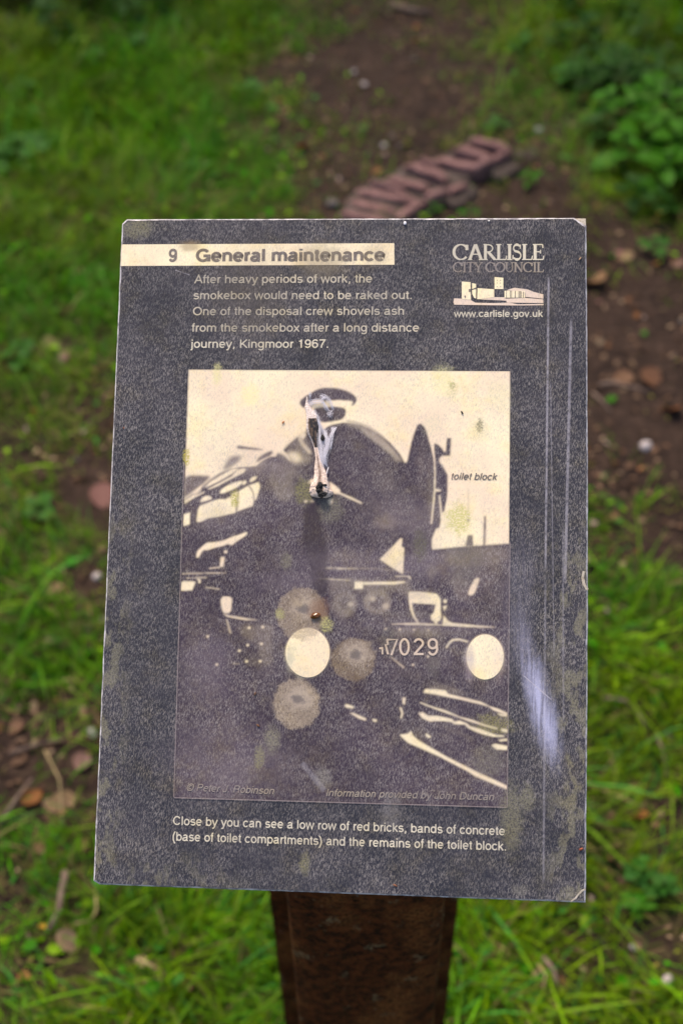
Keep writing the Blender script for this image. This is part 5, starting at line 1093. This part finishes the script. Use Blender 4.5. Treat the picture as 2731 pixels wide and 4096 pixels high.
def tube(pts, r0, r1, n_=6):
    V, Fs = [], []
    for i, p in enumerate(pts):
        p = Vector(p); a_ = Vector(pts[max(i - 1, 0)]); c_ = Vector(pts[min(i + 1, len(pts) - 1)]); t = (c_ - a_).normalized(); s = t.orthogonal().normalized(); u = t.cross(s); r = r0 + (r1 - r0) * i / (len(pts) - 1)
        V += [p + (s * math.cos(2 * math.pi * k / n_) + u * math.sin(2 * math.pi * k / n_)) * r for k in range(n_)]
    for i in range(len(pts) - 1):
        for k in range(n_): Fs.append([i * n_ + k, i * n_ + (k + 1) % n_, (i + 1) * n_ + (k + 1) % n_, (i + 1) * n_ + k])
    Fs += [list(range(n_))[::-1], [(len(pts) - 1) * n_ + k for k in range(n_)]]
    return V, Fs
def weed(px, py, h, nl, L, kind, mat, label, group, name='leafy_weed', spread=.5, at=None):
    base = G(px, py, h * .8) if at is None else at; base = Vector((base.x, base.y, ground_z(base.x, base.y)))
    root = empty(name, base); tag(root, label, 'plant', group)
    lx, ly = rng.uniform(-.15, .15, 2) * h; top = Vector((lx, ly, h))
    pts = [Vector((lx * t * t, ly * t * t, h * t)) for t in (0, .33, .66, 1)]
    V, Fs = tube(pts, .0022, .0012); mesh('stem', V, Fs, M_STEM, parent=root, smooth=True)
    me = LEAVES[(kind, mat.name)]; a0 = rng.uniform(0, 6.28)
    for i in range(nl):
        o = bpy.data.objects.new('leaf', me); col.objects.link(o); o.parent = root; f = (i + .6) / nl
        a_ = a0 + i * 2.4; z = h * (.35 + .65 * f); r = spread * L * (1 - f) * 1.2; s = L * (1.15 - .55 * f) * rng.uniform(.8, 1.15)
        o.location = (lx * (z / h) ** 2 + math.cos(a_) * r * .5, ly * (z / h) ** 2 + math.sin(a_) * r * .5, z); o.scale = (s, s * rng.uniform(.8, 1.1), s)
        o.rotation_euler = (rng.normal(0, .25), -rng.uniform(-.15, .45) , a_)
    return root
WG_R = 'leafy weeds crowding the right side of the path'
WHERE = {(2440, 400): 'at the upper left of the right hand clump, next to the path', (2520, 390): 'second from the left in the top row of the clump', (2640, 330): 'standing highest in the right hand clump', (2700, 400): 'at the right edge, just below the highest one',
 (2590, 460): 'in the very middle of the right hand clump', (2690, 520): 'right of the middle of the clump', (2510, 560): 'below the middle of the clump, on its path side', (2420, 480): 'on the path side of the bright clump', (2650, 640): 'near the lower end of the clump',
 (2730, 610): 'at the right edge near the lower end of the clump', (2540, 720): 'under the lower end of the bright clump', (2640, 770): 'lowest of all, above the yellow leaf'}
for (px, py, h, nl, L, m_) in [(2440, 400, .12, 9, .060, ML_BRIGHT), (2520, 390, .13, 9, .062, ML_BRIGHT), (2640, 330, .15, 10, .062, ML_BRIGHT), (2700, 400, .14, 9, .06, ML_BRIGHT), (2590, 460, .13, 10, .066, ML_BRIGHT), (2690, 520, .13, 9, .066, ML_BRIGHT),
        (2510, 560, .11, 9, .060, ML_BRIGHT), (2420, 480, .09, 8, .05, ML_DARK), (2650, 640, .12, 9, .066, ML_BRIGHT), (2730, 610, .12, 9, .064, ML_BRIGHT), (2540, 720, .08, 8, .045, ML_DARK), (2640, 770, .08, 8, .048, ML_DARK), (2780, 480, .16, 9, .066, ML_BRIGHT), (2800, 320, .16, 9, .066, ML_DARK), (2850, 650, .13, 9, .066, ML_BRIGHT)]:
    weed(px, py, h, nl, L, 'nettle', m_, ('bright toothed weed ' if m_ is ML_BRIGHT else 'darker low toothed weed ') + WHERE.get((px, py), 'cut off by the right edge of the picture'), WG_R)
for _ in range(34):
    px, py = rng.uniform(2150, 3000), rng.uniform(-250, 330)
    if px < 2300 and py > 150: continue
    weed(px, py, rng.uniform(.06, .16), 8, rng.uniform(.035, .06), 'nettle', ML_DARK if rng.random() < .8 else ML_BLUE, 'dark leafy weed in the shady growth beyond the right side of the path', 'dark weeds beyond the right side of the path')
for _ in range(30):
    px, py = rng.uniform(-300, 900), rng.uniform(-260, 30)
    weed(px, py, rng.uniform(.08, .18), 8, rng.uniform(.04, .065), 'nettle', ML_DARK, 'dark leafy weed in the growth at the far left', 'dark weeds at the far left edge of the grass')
for (px, py, h, nl, L, k, m_, lb) in [(90, 560, .05, 7, .06, 'round', ML_BLUE, 'pale bluish broad leaved weed at the far left of the grass'), (160, 560, .05, 6, .055, 'round', ML_BLUE, 'pale broad leaved weed right beside the bluish one at the far left'), (10, 600, .05, 6, .06, 'round', ML_BLUE, 'pale broad leaved weed cut by the left edge of the picture'),
        (560, 150, .05, 7, .055, 'nettle', ML_BLUE, 'bluish low weed in the middle of the upper grass'), (240, 140, .05, 6, .05, 'nettle', ML_DARK, 'dark low weed near the top left'), (370, 210, .05, 7, .05, 'nettle', ML_BLUE, 'bluish weed below the dark one near the top left'), (90, 340, .05, 6, .05, 'round', ML_BLUE, 'round leaved weed near the left edge, above the pale ones'), (600, 460, .04, 6, .05, 'round', ML_BRIGHT, 'bright round leaved weed in the middle of the left grass'),
        (1000, 350, .04, 6, .045, 'nettle', ML_BLUE, 'bluish weed on the right fringe of the left grass'), (780, 660, .04, 6, .045, 'lance', ML_BLUE, 'narrow leaved bluish weed above the panel'), (2290, 280, .05, 7, .05, 'round', ML_BLUE, 'bluish weed standing at the right edge of the path near the top'), (2090, 150, .04, 6, .045, 'round', ML_BLUE, 'small bluish weed on the right grass beside the path'),
        (2370, 290, .04, 6, .05, 'round', ML_BLUE, 'bluish weed behind the bright clump'), (1990, 480, .03, 5, .03, 'round', ML_BLUE, 'tiny weed growing on the earth beyond the brick row'), (2120, 700, .04, 6, .03, 'lance', ML_BRIGHT, 'small green tuft right of the brick row'), (1745, 820, .05, 5, .025, 'lance', ML_BRIGHT, 'small yellowish sprout at the near foot of the brick row'), (1880, 840, .05, 5, .025, 'lance', ML_BRIGHT, 'small sprout right of the yellowish one by the bricks'),
        (2620, 970, .04, 6, .035, 'round', ML_BLUE, 'bluish low weed on the earth below the bright clump'), (2445, 1575, .01, 1, .028, 'round', ML_BRIGHT, 'single green leaf lying on the bare path right of the panel'), (2585, 1340, .01, 1, .018, 'round', ML_BRIGHT, 'tiny green leaf on the bare path near the right edge'), (70, 1400, .04, 6, .04, 'round', ML_BLUE, 'bluish weed in the grass left of the panel'),
        (2560, 3480, .045, 9, .022, 'nettle', ML_BLUE, 'pale cut leaved weed right of the lower corner of the panel'), (2660, 3530, .045, 9, .022, 'nettle', ML_BLUE, 'pale cut leaved weed near the lower right edge'), (2540, 3600, .035, 8, .022, 'nettle', ML_BRIGHT, 'green cut leaved weed below the two pale ones'), (130, 2020, .03, 6, .035, 'round', ML_BLUE, 'small bluish weed on the scrappy ground left of the panel')]:
    weed(px, py, h, nl, L, k, m_, lb, None)

# fallen leaves
def dead_mesh(seed, curl):
    V, Fs = leaf_geo('round' if seed % 2 else 'nettle', 1.0, None); V = [(x - .5, y * 1.1, z + curl * (y * y * 1.6 + (x - .5) ** 2 * .8) + .03 * mn.noise(Vector((x * 4, y * 4, seed)))) for x, y, z in V]
    me = bpy.data.meshes.new('fallen_leaf'); me.from_pydata(V, [], Fs); me.polygons.foreach_set('use_smooth', [True] * len(Fs)); return me
DC = {'tan': (.17, .115, .06), 'orange': (.17, .07, .022), 'pale': (.30, .23, .14), 'brown': (.13, .07, .04), 'yellow': (.45, .32, .05), 'pinkish': (.16, .10, .08), 'greyish': (.17, .13, .11)}
DM = {}
for k_, rgb in DC.items(): DM[k_] = leaf_material('fallen_' + k_, rgb, .15)
DMESH = {}
for k_ in DC:
    for s in range(3):
        me = dead_mesh(s, (.25, .5, -.2)[s]); me.materials.append(DM[k_]); DMESH[(k_, s)] = me
def fallen(px, py, L, k_, label, group=None, rz=None, at=None, zup=.010, flat=.25):
    g = G(px, py, zup) if at is None else at; o = bpy.data.objects.new('fallen_leaf', DMESH[(k_, int(rng.integers(0, 3)))]); col.objects.link(o)
    o.location = (g.x, g.y, ground_z(g.x, g.y) + zup); o.rotation_euler = (rng.normal(0, flat), rng.normal(0, flat), rng.uniform(0, 6.28) if rz is None else rz); o.scale = (L, L * rng.uniform(.75, 1.0), L)
    tag(o, label, 'leaf', group); return o
for a in [(305, 1075, .040, 'pale', 'pale curled dead leaf lying in the grass left of the title band'), (365, 1000, .022, 'pinkish', 'pinkish dead leaf just above the pale curled one'), (425, 1268, .030, 'tan', 'tan dead leaf close to the upper left edge of the panel'), (1505, 678, .028, 'orange', 'small orange leaf on the path at the left end of the brick row'),
          (1210, 590, .030, 'orange', 'orange brown leaf on the grass fringe above the panel'), (840, 740, .016, 'pale', 'small whitish leaf in the grass above the title band'), (200, 1370, .05, 'tan', 'large tan leaf in the bare spot left of the panel'), (260, 1430, .035, 'pinkish', 'pinkish brown leaf below the large tan one'), (410, 1970, .055, 'pinkish', 'broad pale pink leaf half hidden by the left edge of the panel'),
          (175, 2050, .035, 'orange', 'reddish leaf on the scrappy ground left of the panel'), (140, 1645, .02, 'orange', 'little orange leaf in the moss left of the panel'), (120, 1150, .018, 'tan', 'little tan leaf near the left edge of the picture'), (275, 3765, .042, 'pale', 'pale yellow and brown leaf at the lower left, under the panel corner'), (100, 3910, .02, 'orange', 'small orange leaf left of the pale one at the bottom'),
          (170, 3700, .016, 'yellow', 'small yellow petal like leaf at the lower left'), (750, 3930, .03, 'tan', 'withered tan leaf standing in the grass left of the post'), (2558, 3250, .028, 'orange', 'bright orange leaf right of the lower part of the panel'), (2635, 3255, .016, 'pinkish', 'little red leaf beside the bright orange one'), (2450, 2070, .022, 'tan', 'tan leaf in the tuft at the right edge of the panel'),
          (2645, 850, .022, 'yellow', 'yellow leaf under the bright weeds at the right'), (2375, 1110, .07, 'tan', 'long tan strip of bark at the right edge of the panel'), (2500, 1010, .045, 'tan', 'tan leaf pile on the path right of the panel top'), (2710, 1060, .04, 'pinkish', 'pale brown leaf cut by the right edge of the picture'), (2622, 1050, .022, 'orange', 'round orange brown leaf on the path at the right'),
          (2545, 1255, .018, 'orange', 'tiny orange leaf in the middle of the bare path at the right'), (2680, 1640, .05, 'orange', 'long reddish leaf at the right edge of the picture'), (2490, 1500, .05, 'brown', 'long brown leaf on the bare path right of the panel'), (2600, 1510, .05, 'brown', 'second long brown leaf, right of the first on the bare path'), (1340, 480, .018, 'greyish', 'small grey leaf left of the bricks on the path'),
          (60, 2900, .03, 'brown', 'brown leaf at the left edge beside the bare earth'), (240, 3205, .05, 'tan', 'broad straw coloured leaf heap left of the panel'), (130, 3180, .04, 'orange', 'ginger leaf at the left of the straw coloured one'), (330, 3050, .03, 'pinkish', 'pinkish leaf below the white petals left of the panel'), (215, 2340, .035, 'tan', 'tan leaf left of the middle of the panel'),
          (2480, 1000, .028, 'pinkish', 'pinkish leaf at the foot of the right weeds')]:
    fallen(*a)
cnt = 0
while cnt < 170:
    x, y = rng.uniform(-1.3, 1.5), rng.uniform(.5, 4.2); c_ = cover(np.array([[x, y]]))[0]
    if rng.random() > (1.0 - c_) * .8 + .12: continue
    q = W2P(x, y)
    onpath = x > .0 and y > 1.5
    if onpath and rng.random() < .55: continue
    k_ = rng.choice(['tan', 'brown', 'pinkish', 'greyish', 'orange', 'pale'], p=[.24, .30, .18, .16, .07, .05]) if not onpath else rng.choice(['brown', 'greyish', 'orange', 'pinkish'], p=[.5, .25, .1, .15])
    side = ('on the bare earth path ' + ('beyond the bricks' if q[1] < 500 else 'right of the panel' if q[0] > 2340 else 'behind the panel')) if onpath else ('in the short grass ' + ('above the panel' if q[1] < 870 else 'under the panel by the post' if q[1] > 3550 else 'left of the panel' if q[0] < 500 else 'right of the panel' if q[0] > 2340 else 'behind the panel'))
    fallen(0, 0, rng.uniform(.010, .026), str(k_), 'small ' + str(k_) + ' dry leaf lying ' + side, 'small ' + str(k_) + ' leaves ' + side, at=Vector((x, y, 0)), zup=rng.uniform(.004, .016)); cnt += 1

# twigs, straws
M_TWIG, b, bs = new_mat('twig_bark'); P = obj_coord(b); b.put(bs.inputs['Base Color'], b.mix(b.ramp(b.noise(P, 90, 3, .6), .35, .65), (.06, .035, .027), (.16, .11, .085))); bs.inputs['Roughness'].default_value = .85
M_STRAW, b, bs = new_mat('straw'); P = obj_coord(b); b.put(bs.inputs['Base Color'], b.mix(b.ramp(b.noise(P, 60, 2, .6), .35, .65), (.16, .12, .05), (.28, .21, .10))); bs.inputs['Roughness'].default_value = .7
def stick(name, path, r, mat, label, cat, group=None, z=.012):
    P_ = []
    for i, (px, py) in enumerate(path): g = G(px, py, z); P_.append(Vector((g.x, g.y, ground_z(g.x, g.y) + z + .004 * mn.noise(Vector((i * 1.3, px, 0))))))
    base = P_[0].copy(); V, Fs = tube([p - base for p in P_], r, r * .55, 7); o = mesh(name, V, Fs, mat, smooth=True); o.location = base; tag(o, label, cat, group); return o
stick('twig', [(262, 3480), (245, 3560), (235, 3640), (195, 3720)], .0055, M_TWIG, 'stout brown twig under the lower left corner of the panel', 'twig', z=.03)
stick('twig', [(0, 3290), (60, 3200), (130, 3110)], .0035, M_TWIG, 'thin twig slanting at the left edge of the picture', 'twig', z=.02)
stick('twig', [(40, 3010), (150, 2975), (260, 2960)], .0035, M_TWIG, 'thin twig over the bare earth left of the panel', 'twig')
stick('twig', [(2410, 2785), (2500, 2800), (2550, 2850), (2580, 2900)], .003, M_TWIG, 'grey brown bent twig in the grass right of the panel', 'twig', z=.03)
stick('twig', [(2620, 2930), (2650, 3000), (2665, 3100)], .003, M_TWIG, 'grey brown twig below the bent one near the right edge', 'twig', z=.02)
stick('twig', [(2170, 3830), (2210, 3880), (2230, 3950)], .004, M_TWIG, 'short pinkish twig in the grass right of the post', 'twig', z=.03)
stick('twig', [(2345, 3720), (2400, 3760), (2425, 3800)], .004, M_TWIG, 'short brown twig in the lower right grass', 'twig', z=.02)
stick('twig', [(2370, 1560), (2400, 1590), (2440, 1640)], .004, M_TWIG, 'grey twig lying on the path beside the green leaf', 'twig', z=.006)
stick('twig', [(2395, 1530), (2450, 1520), (2530, 1545), (2600, 1570)], .006, M_TWIG, 'dark root crossing the path right of the panel', 'root', z=.002)
stick('twig', [(1560, 20), (1640, 40), (1720, 55)], .012, M_TWIG, 'grey stick on the path at the top of the picture', 'stick', z=.01)
stick('straw', [(380, 3560), (385, 3640), (360, 3680), (300, 3690)], .0016, M_STRAW, 'pale hooked straw at the lower left corner of the panel', 'straw', z=.035)
stick('straw', [(545, 3830), (600, 3860), (660, 3890), (640, 3930)], .0024, M_STRAW, 'pale bent straw in the grass left of the post', 'straw', z=.045)
stick('straw', [(2150, 3860), (2180, 3900), (2170, 3960)], .002, M_STRAW, 'pale dry straw right of the post near the twig', 'straw', z=.03)
stick('straw', [(180, 3000), (240, 3120), (250, 3300)], .0018, M_STRAW, 'thin straw slanting through the ginger leaves', 'straw', z=.03)

# pebbles
M_PEB, b, bs = new_mat('pale_pebble'); P = obj_coord(b); b.put(bs.inputs['Base Color'], b.mix(b.ramp(b.noise(P, 80, 3, .6), .35, .65), (.28, .24, .24), (.46, .41, .42))); bs.inputs['Roughness'].default_value = .7
M_STONE, b, bs = new_mat('dark_stone'); P = obj_coord(b); b.put(bs.inputs['Base Color'], b.mix(b.ramp(b.noise(P, 60, 3, .6), .35, .65), (.06, .05, .048), (.14, .12, .115))); bs.inputs['Roughness'].default_value = .85
def pebble_mesh(seed, mat):
    V = []; n_ = 6
    for j in range(n_ + 1):
        for i in range(10):
            th, ph = math.pi * j / n_, math.pi * i / 5; d = Vector((math.sin(th) * math.cos(ph), math.sin(th) * math.sin(ph), math.cos(th))); V.append(d * (1 + .4 * mn.noise(d * 1.4 + Vector((seed, 0, 0)))) * .5)
    V = [(v.x, v.y * .8, v.z * .6) for v in V]; Fs = [[j * 10 + i, (j + 1) * 10 + i, (j + 1) * 10 + (i + 1) % 10, j * 10 + (i + 1) % 10] for j in range(n_) for i in range(10)]
    me = bpy.data.meshes.new('pebble'); me.from_pydata(V, [], Fs); me.materials.append(mat); me.polygons.foreach_set('use_smooth', [True] * len(Fs)); return me
PB = [pebble_mesh(s, M_PEB) for s in (1, 4)]; PS = [pebble_mesh(s, M_STONE) for s in (7, 9)]
def pebble(px, py, s, ms, label, group=None, at=None):
    g = G(px, py, .005) if at is None else at; o = bpy.data.objects.new('pebble', ms[int(rng.integers(0, 2))]); col.objects.link(o); o.scale = (s, s, s); o.rotation_euler = (0, 0, rng.uniform(0, 6))
    o.location = (g.x, g.y, ground_z(g.x, g.y) + s * .22); tag(o, label, 'pebble', group)
for a in [(2155, 520, .022, PB, 'white pebble on the earth beyond the right end of the brick row'), (1535, 570, .016, PB, 'pale pebble on the path left of the brick row'), (1455, 335, .020, PB, 'pale pebble on the upper left of the path'), (1415, 285, .014, PB, 'smaller pale pebble above the pale one on the upper path'), (2580, 1790, .026, PB, 'pinkish white pebble on the bare path at the right'), (2670, 3925, .020, PB, 'white pebble near the lower right corner'),
          (2535, 3785, .012, PB, 'tiny white pebble in the lower right grass'), (370, 2935, .020, PB, 'white petal like stone at the left edge of the panel'), (385, 2295, .018, PB, 'pale stone close to the left edge of the panel'), (1330, 815, .034, PS, 'dark stone at the near left foot of the brick row'), (2170, 2000, .03, PS, 'dark stone hidden behind the panel')][:-1]:
    pebble(*a)
c_ = 0
while c_ < 30:
    x, y = rng.uniform(-1.0, 1.4), rng.uniform(.7, 4.2)
    if cover(np.array([[x, y]]))[0] > .35: continue
    pebble(0, 0, rng.uniform(.006, .016), PS if rng.random() < .93 else PB, 'small stone on the bare earth', 'small stones on the bare earth', at=Vector((x, y, 0))); c_ += 1

# ---- unseen bushes added beyond the frame to shade the top and right
def thicket(name, x0, x1, y0, y1, h, n, label):
    xy = np.column_stack([rng.uniform(x0, x1, n), rng.uniform(y0, y1, n)]); z = rng.uniform(0, 1, n) ** .8 * h; cx_, cy_ = (x0 + x1) / 2, (y0 + y1) / 2
    k = ((xy[:, 0] - cx_) / ((x1 - x0) / 2)) ** 2 + ((xy[:, 1] - cy_) / ((y1 - y0) / 2)) ** 2 + (z / h - .4) ** 2 * 1.6 < 1.0 + .5 * (fast_noise(xy * 1.7 + z[:, None], 1.9, 51) - .5)
    xy, z = xy[k], z[k]; n = len(z); S = rng.uniform(.06, .12, n); a = rng.uniform(0, 6.28, n)
    u = np.stack([np.cos(a), np.sin(a), rng.normal(0, .4, n)], 1); v = np.cross(np.stack([rng.normal(0, .5, n), rng.normal(0, .5, n), np.ones(n)], 1), u); v /= np.linalg.norm(v, axis=1)[:, None]
    P = np.column_stack([xy, z]) - np.array([cx_, cy_, 0]); loc = np.array([[-.5, 0], [0, .3], [.5, 0], [0, -.3]])
    V = P[:, None] + S[:, None, None] * (loc[None, :, :1] * u[:, None] + loc[None, :, 1:] * v[:, None]); Q = np.arange(4 * n).reshape(n, 4)
    C = np.repeat((np.array([.02, .085, .006]) * rng.uniform(.5, 1.5, (n, 1)))[:, None], 4, 1).reshape(-1, 3)
    root = empty(name, (cx_, cy_, 0)); tag(root, label, 'bush')
    o = np_mesh('foliage', V.reshape(-1, 3), Q, M_COVER, C); o.parent = root
    for i in range(5):
        a_ = i * 1.3; V_, F_ = tube([Vector((0, 0, -.1)), Vector((math.cos(a_) * .15, math.sin(a_) * .15, h * .4)), Vector((math.cos(a_) * .4, math.sin(a_) * .4, h * .8))], .03, .01); mesh('stem', V_, F_, M_TWIG, parent=root, smooth=True)
thicket('shade_bush', -3.6, -.5, 4.4, 6.6, 2.6, 9000, 'dense unseen bush added to shade the far end of the left grass')
thicket('shade_bush', 1.9, 4.4, 3.9, 6.6, 2.8, 9000, 'dense unseen bush added for shade right of the far end of the path')
thicket('shade_bush', 2.3, 4.0, 1.4, 3.9, 1.8, 6000, 'lower unseen bush added to shade the right side of the path')
thicket('shade_bush', -1.2, 2.6, 6.6, 9.0, 3.4, 9000, 'tall unseen bush added for shade beyond the far end of the path')

# ---- unseen trees added so their crowns darken the far path and right weeds
def tree(x, y, z, R, rz, n, label, off=(0, 0)):
    root = empty('shade_tree', (x, y, 0)); tag(root, label, 'tree')
    pts = [Vector((0, 0, -.2)), Vector((.06, .02, z * .35)), Vector((-.04, .05, z * .7)), Vector((0, 0, z + rz * .5))]
    V_, F_ = tube(pts, .13, .04, 10); tr = mesh('trunk', V_, F_, M_TWIG, parent=root, smooth=True)
    d = rng.normal(0, 1, (n, 3)); d /= np.linalg.norm(d, axis=1)[:, None]; r = rng.uniform(.25, 1, n) ** .5
    P = d * r[:, None] * np.array([R, R * .8, rz]) + np.array([off[0], off[1], z + rz * .3]); k = fast_noise(P[:, :2] + P[:, 2:] * .7, 1.6, 91) > .36; P = P[k]; m_ = len(P)
    S = rng.uniform(.09, .17, m_); a = rng.uniform(0, 6.28, m_); u = np.stack([np.cos(a), np.sin(a), rng.normal(0, .4, m_)], 1); v = np.cross(np.stack([rng.normal(0, .5, m_), rng.normal(0, .5, m_), np.ones(m_)], 1), u); v /= np.linalg.norm(v, axis=1)[:, None]
    loc = np.array([[-.5, 0], [0, .32], [.5, 0], [0, -.32]]); V = P[:, None] + S[:, None, None] * (loc[None, :, :1] * u[:, None] + loc[None, :, 1:] * v[:, None])
    C = np.repeat((np.array([.03, .10, .008]) * rng.uniform(.6, 1.4, (m_, 1)))[:, None], 4, 1).reshape(-1, 3)
    o = np_mesh('crown', V.reshape(-1, 3), np.arange(4 * m_).reshape(m_, 4), M_COVER, C); o.parent = root
    for i in range(7):
        a_ = i * 2.4; V_, F_ = tube([Vector((0, 0, z * (.55 + .05 * i))), Vector((math.cos(a_) * R * .3 + off[0] * .4, math.sin(a_) * R * .3 + off[1] * .4, z * .9)), Vector((math.cos(a_) * R * .7 + off[0], math.sin(a_) * R * .6 + off[1], z + rz * .4))], .04, .01); mesh('limb', V_, F_, M_TWIG, parent=root, smooth=True)
tree(-2.1, 8.0, 3.6, 2.3, .9, 9000, 'unseen leafy tree added for shade over the left side, beyond the grass', (.2, -.5))
tree(2.4, 7.4, 3.6, 2.4, .9, 9000, 'unseen leafy tree added for shade over the right side, beyond the bricks', (-.2, -.6))
tree(3.7, 4.2, 2.6, 1.6, .7, 6000, 'small unseen leafy tree added to shade the weeds on the right', (-.5, 0))
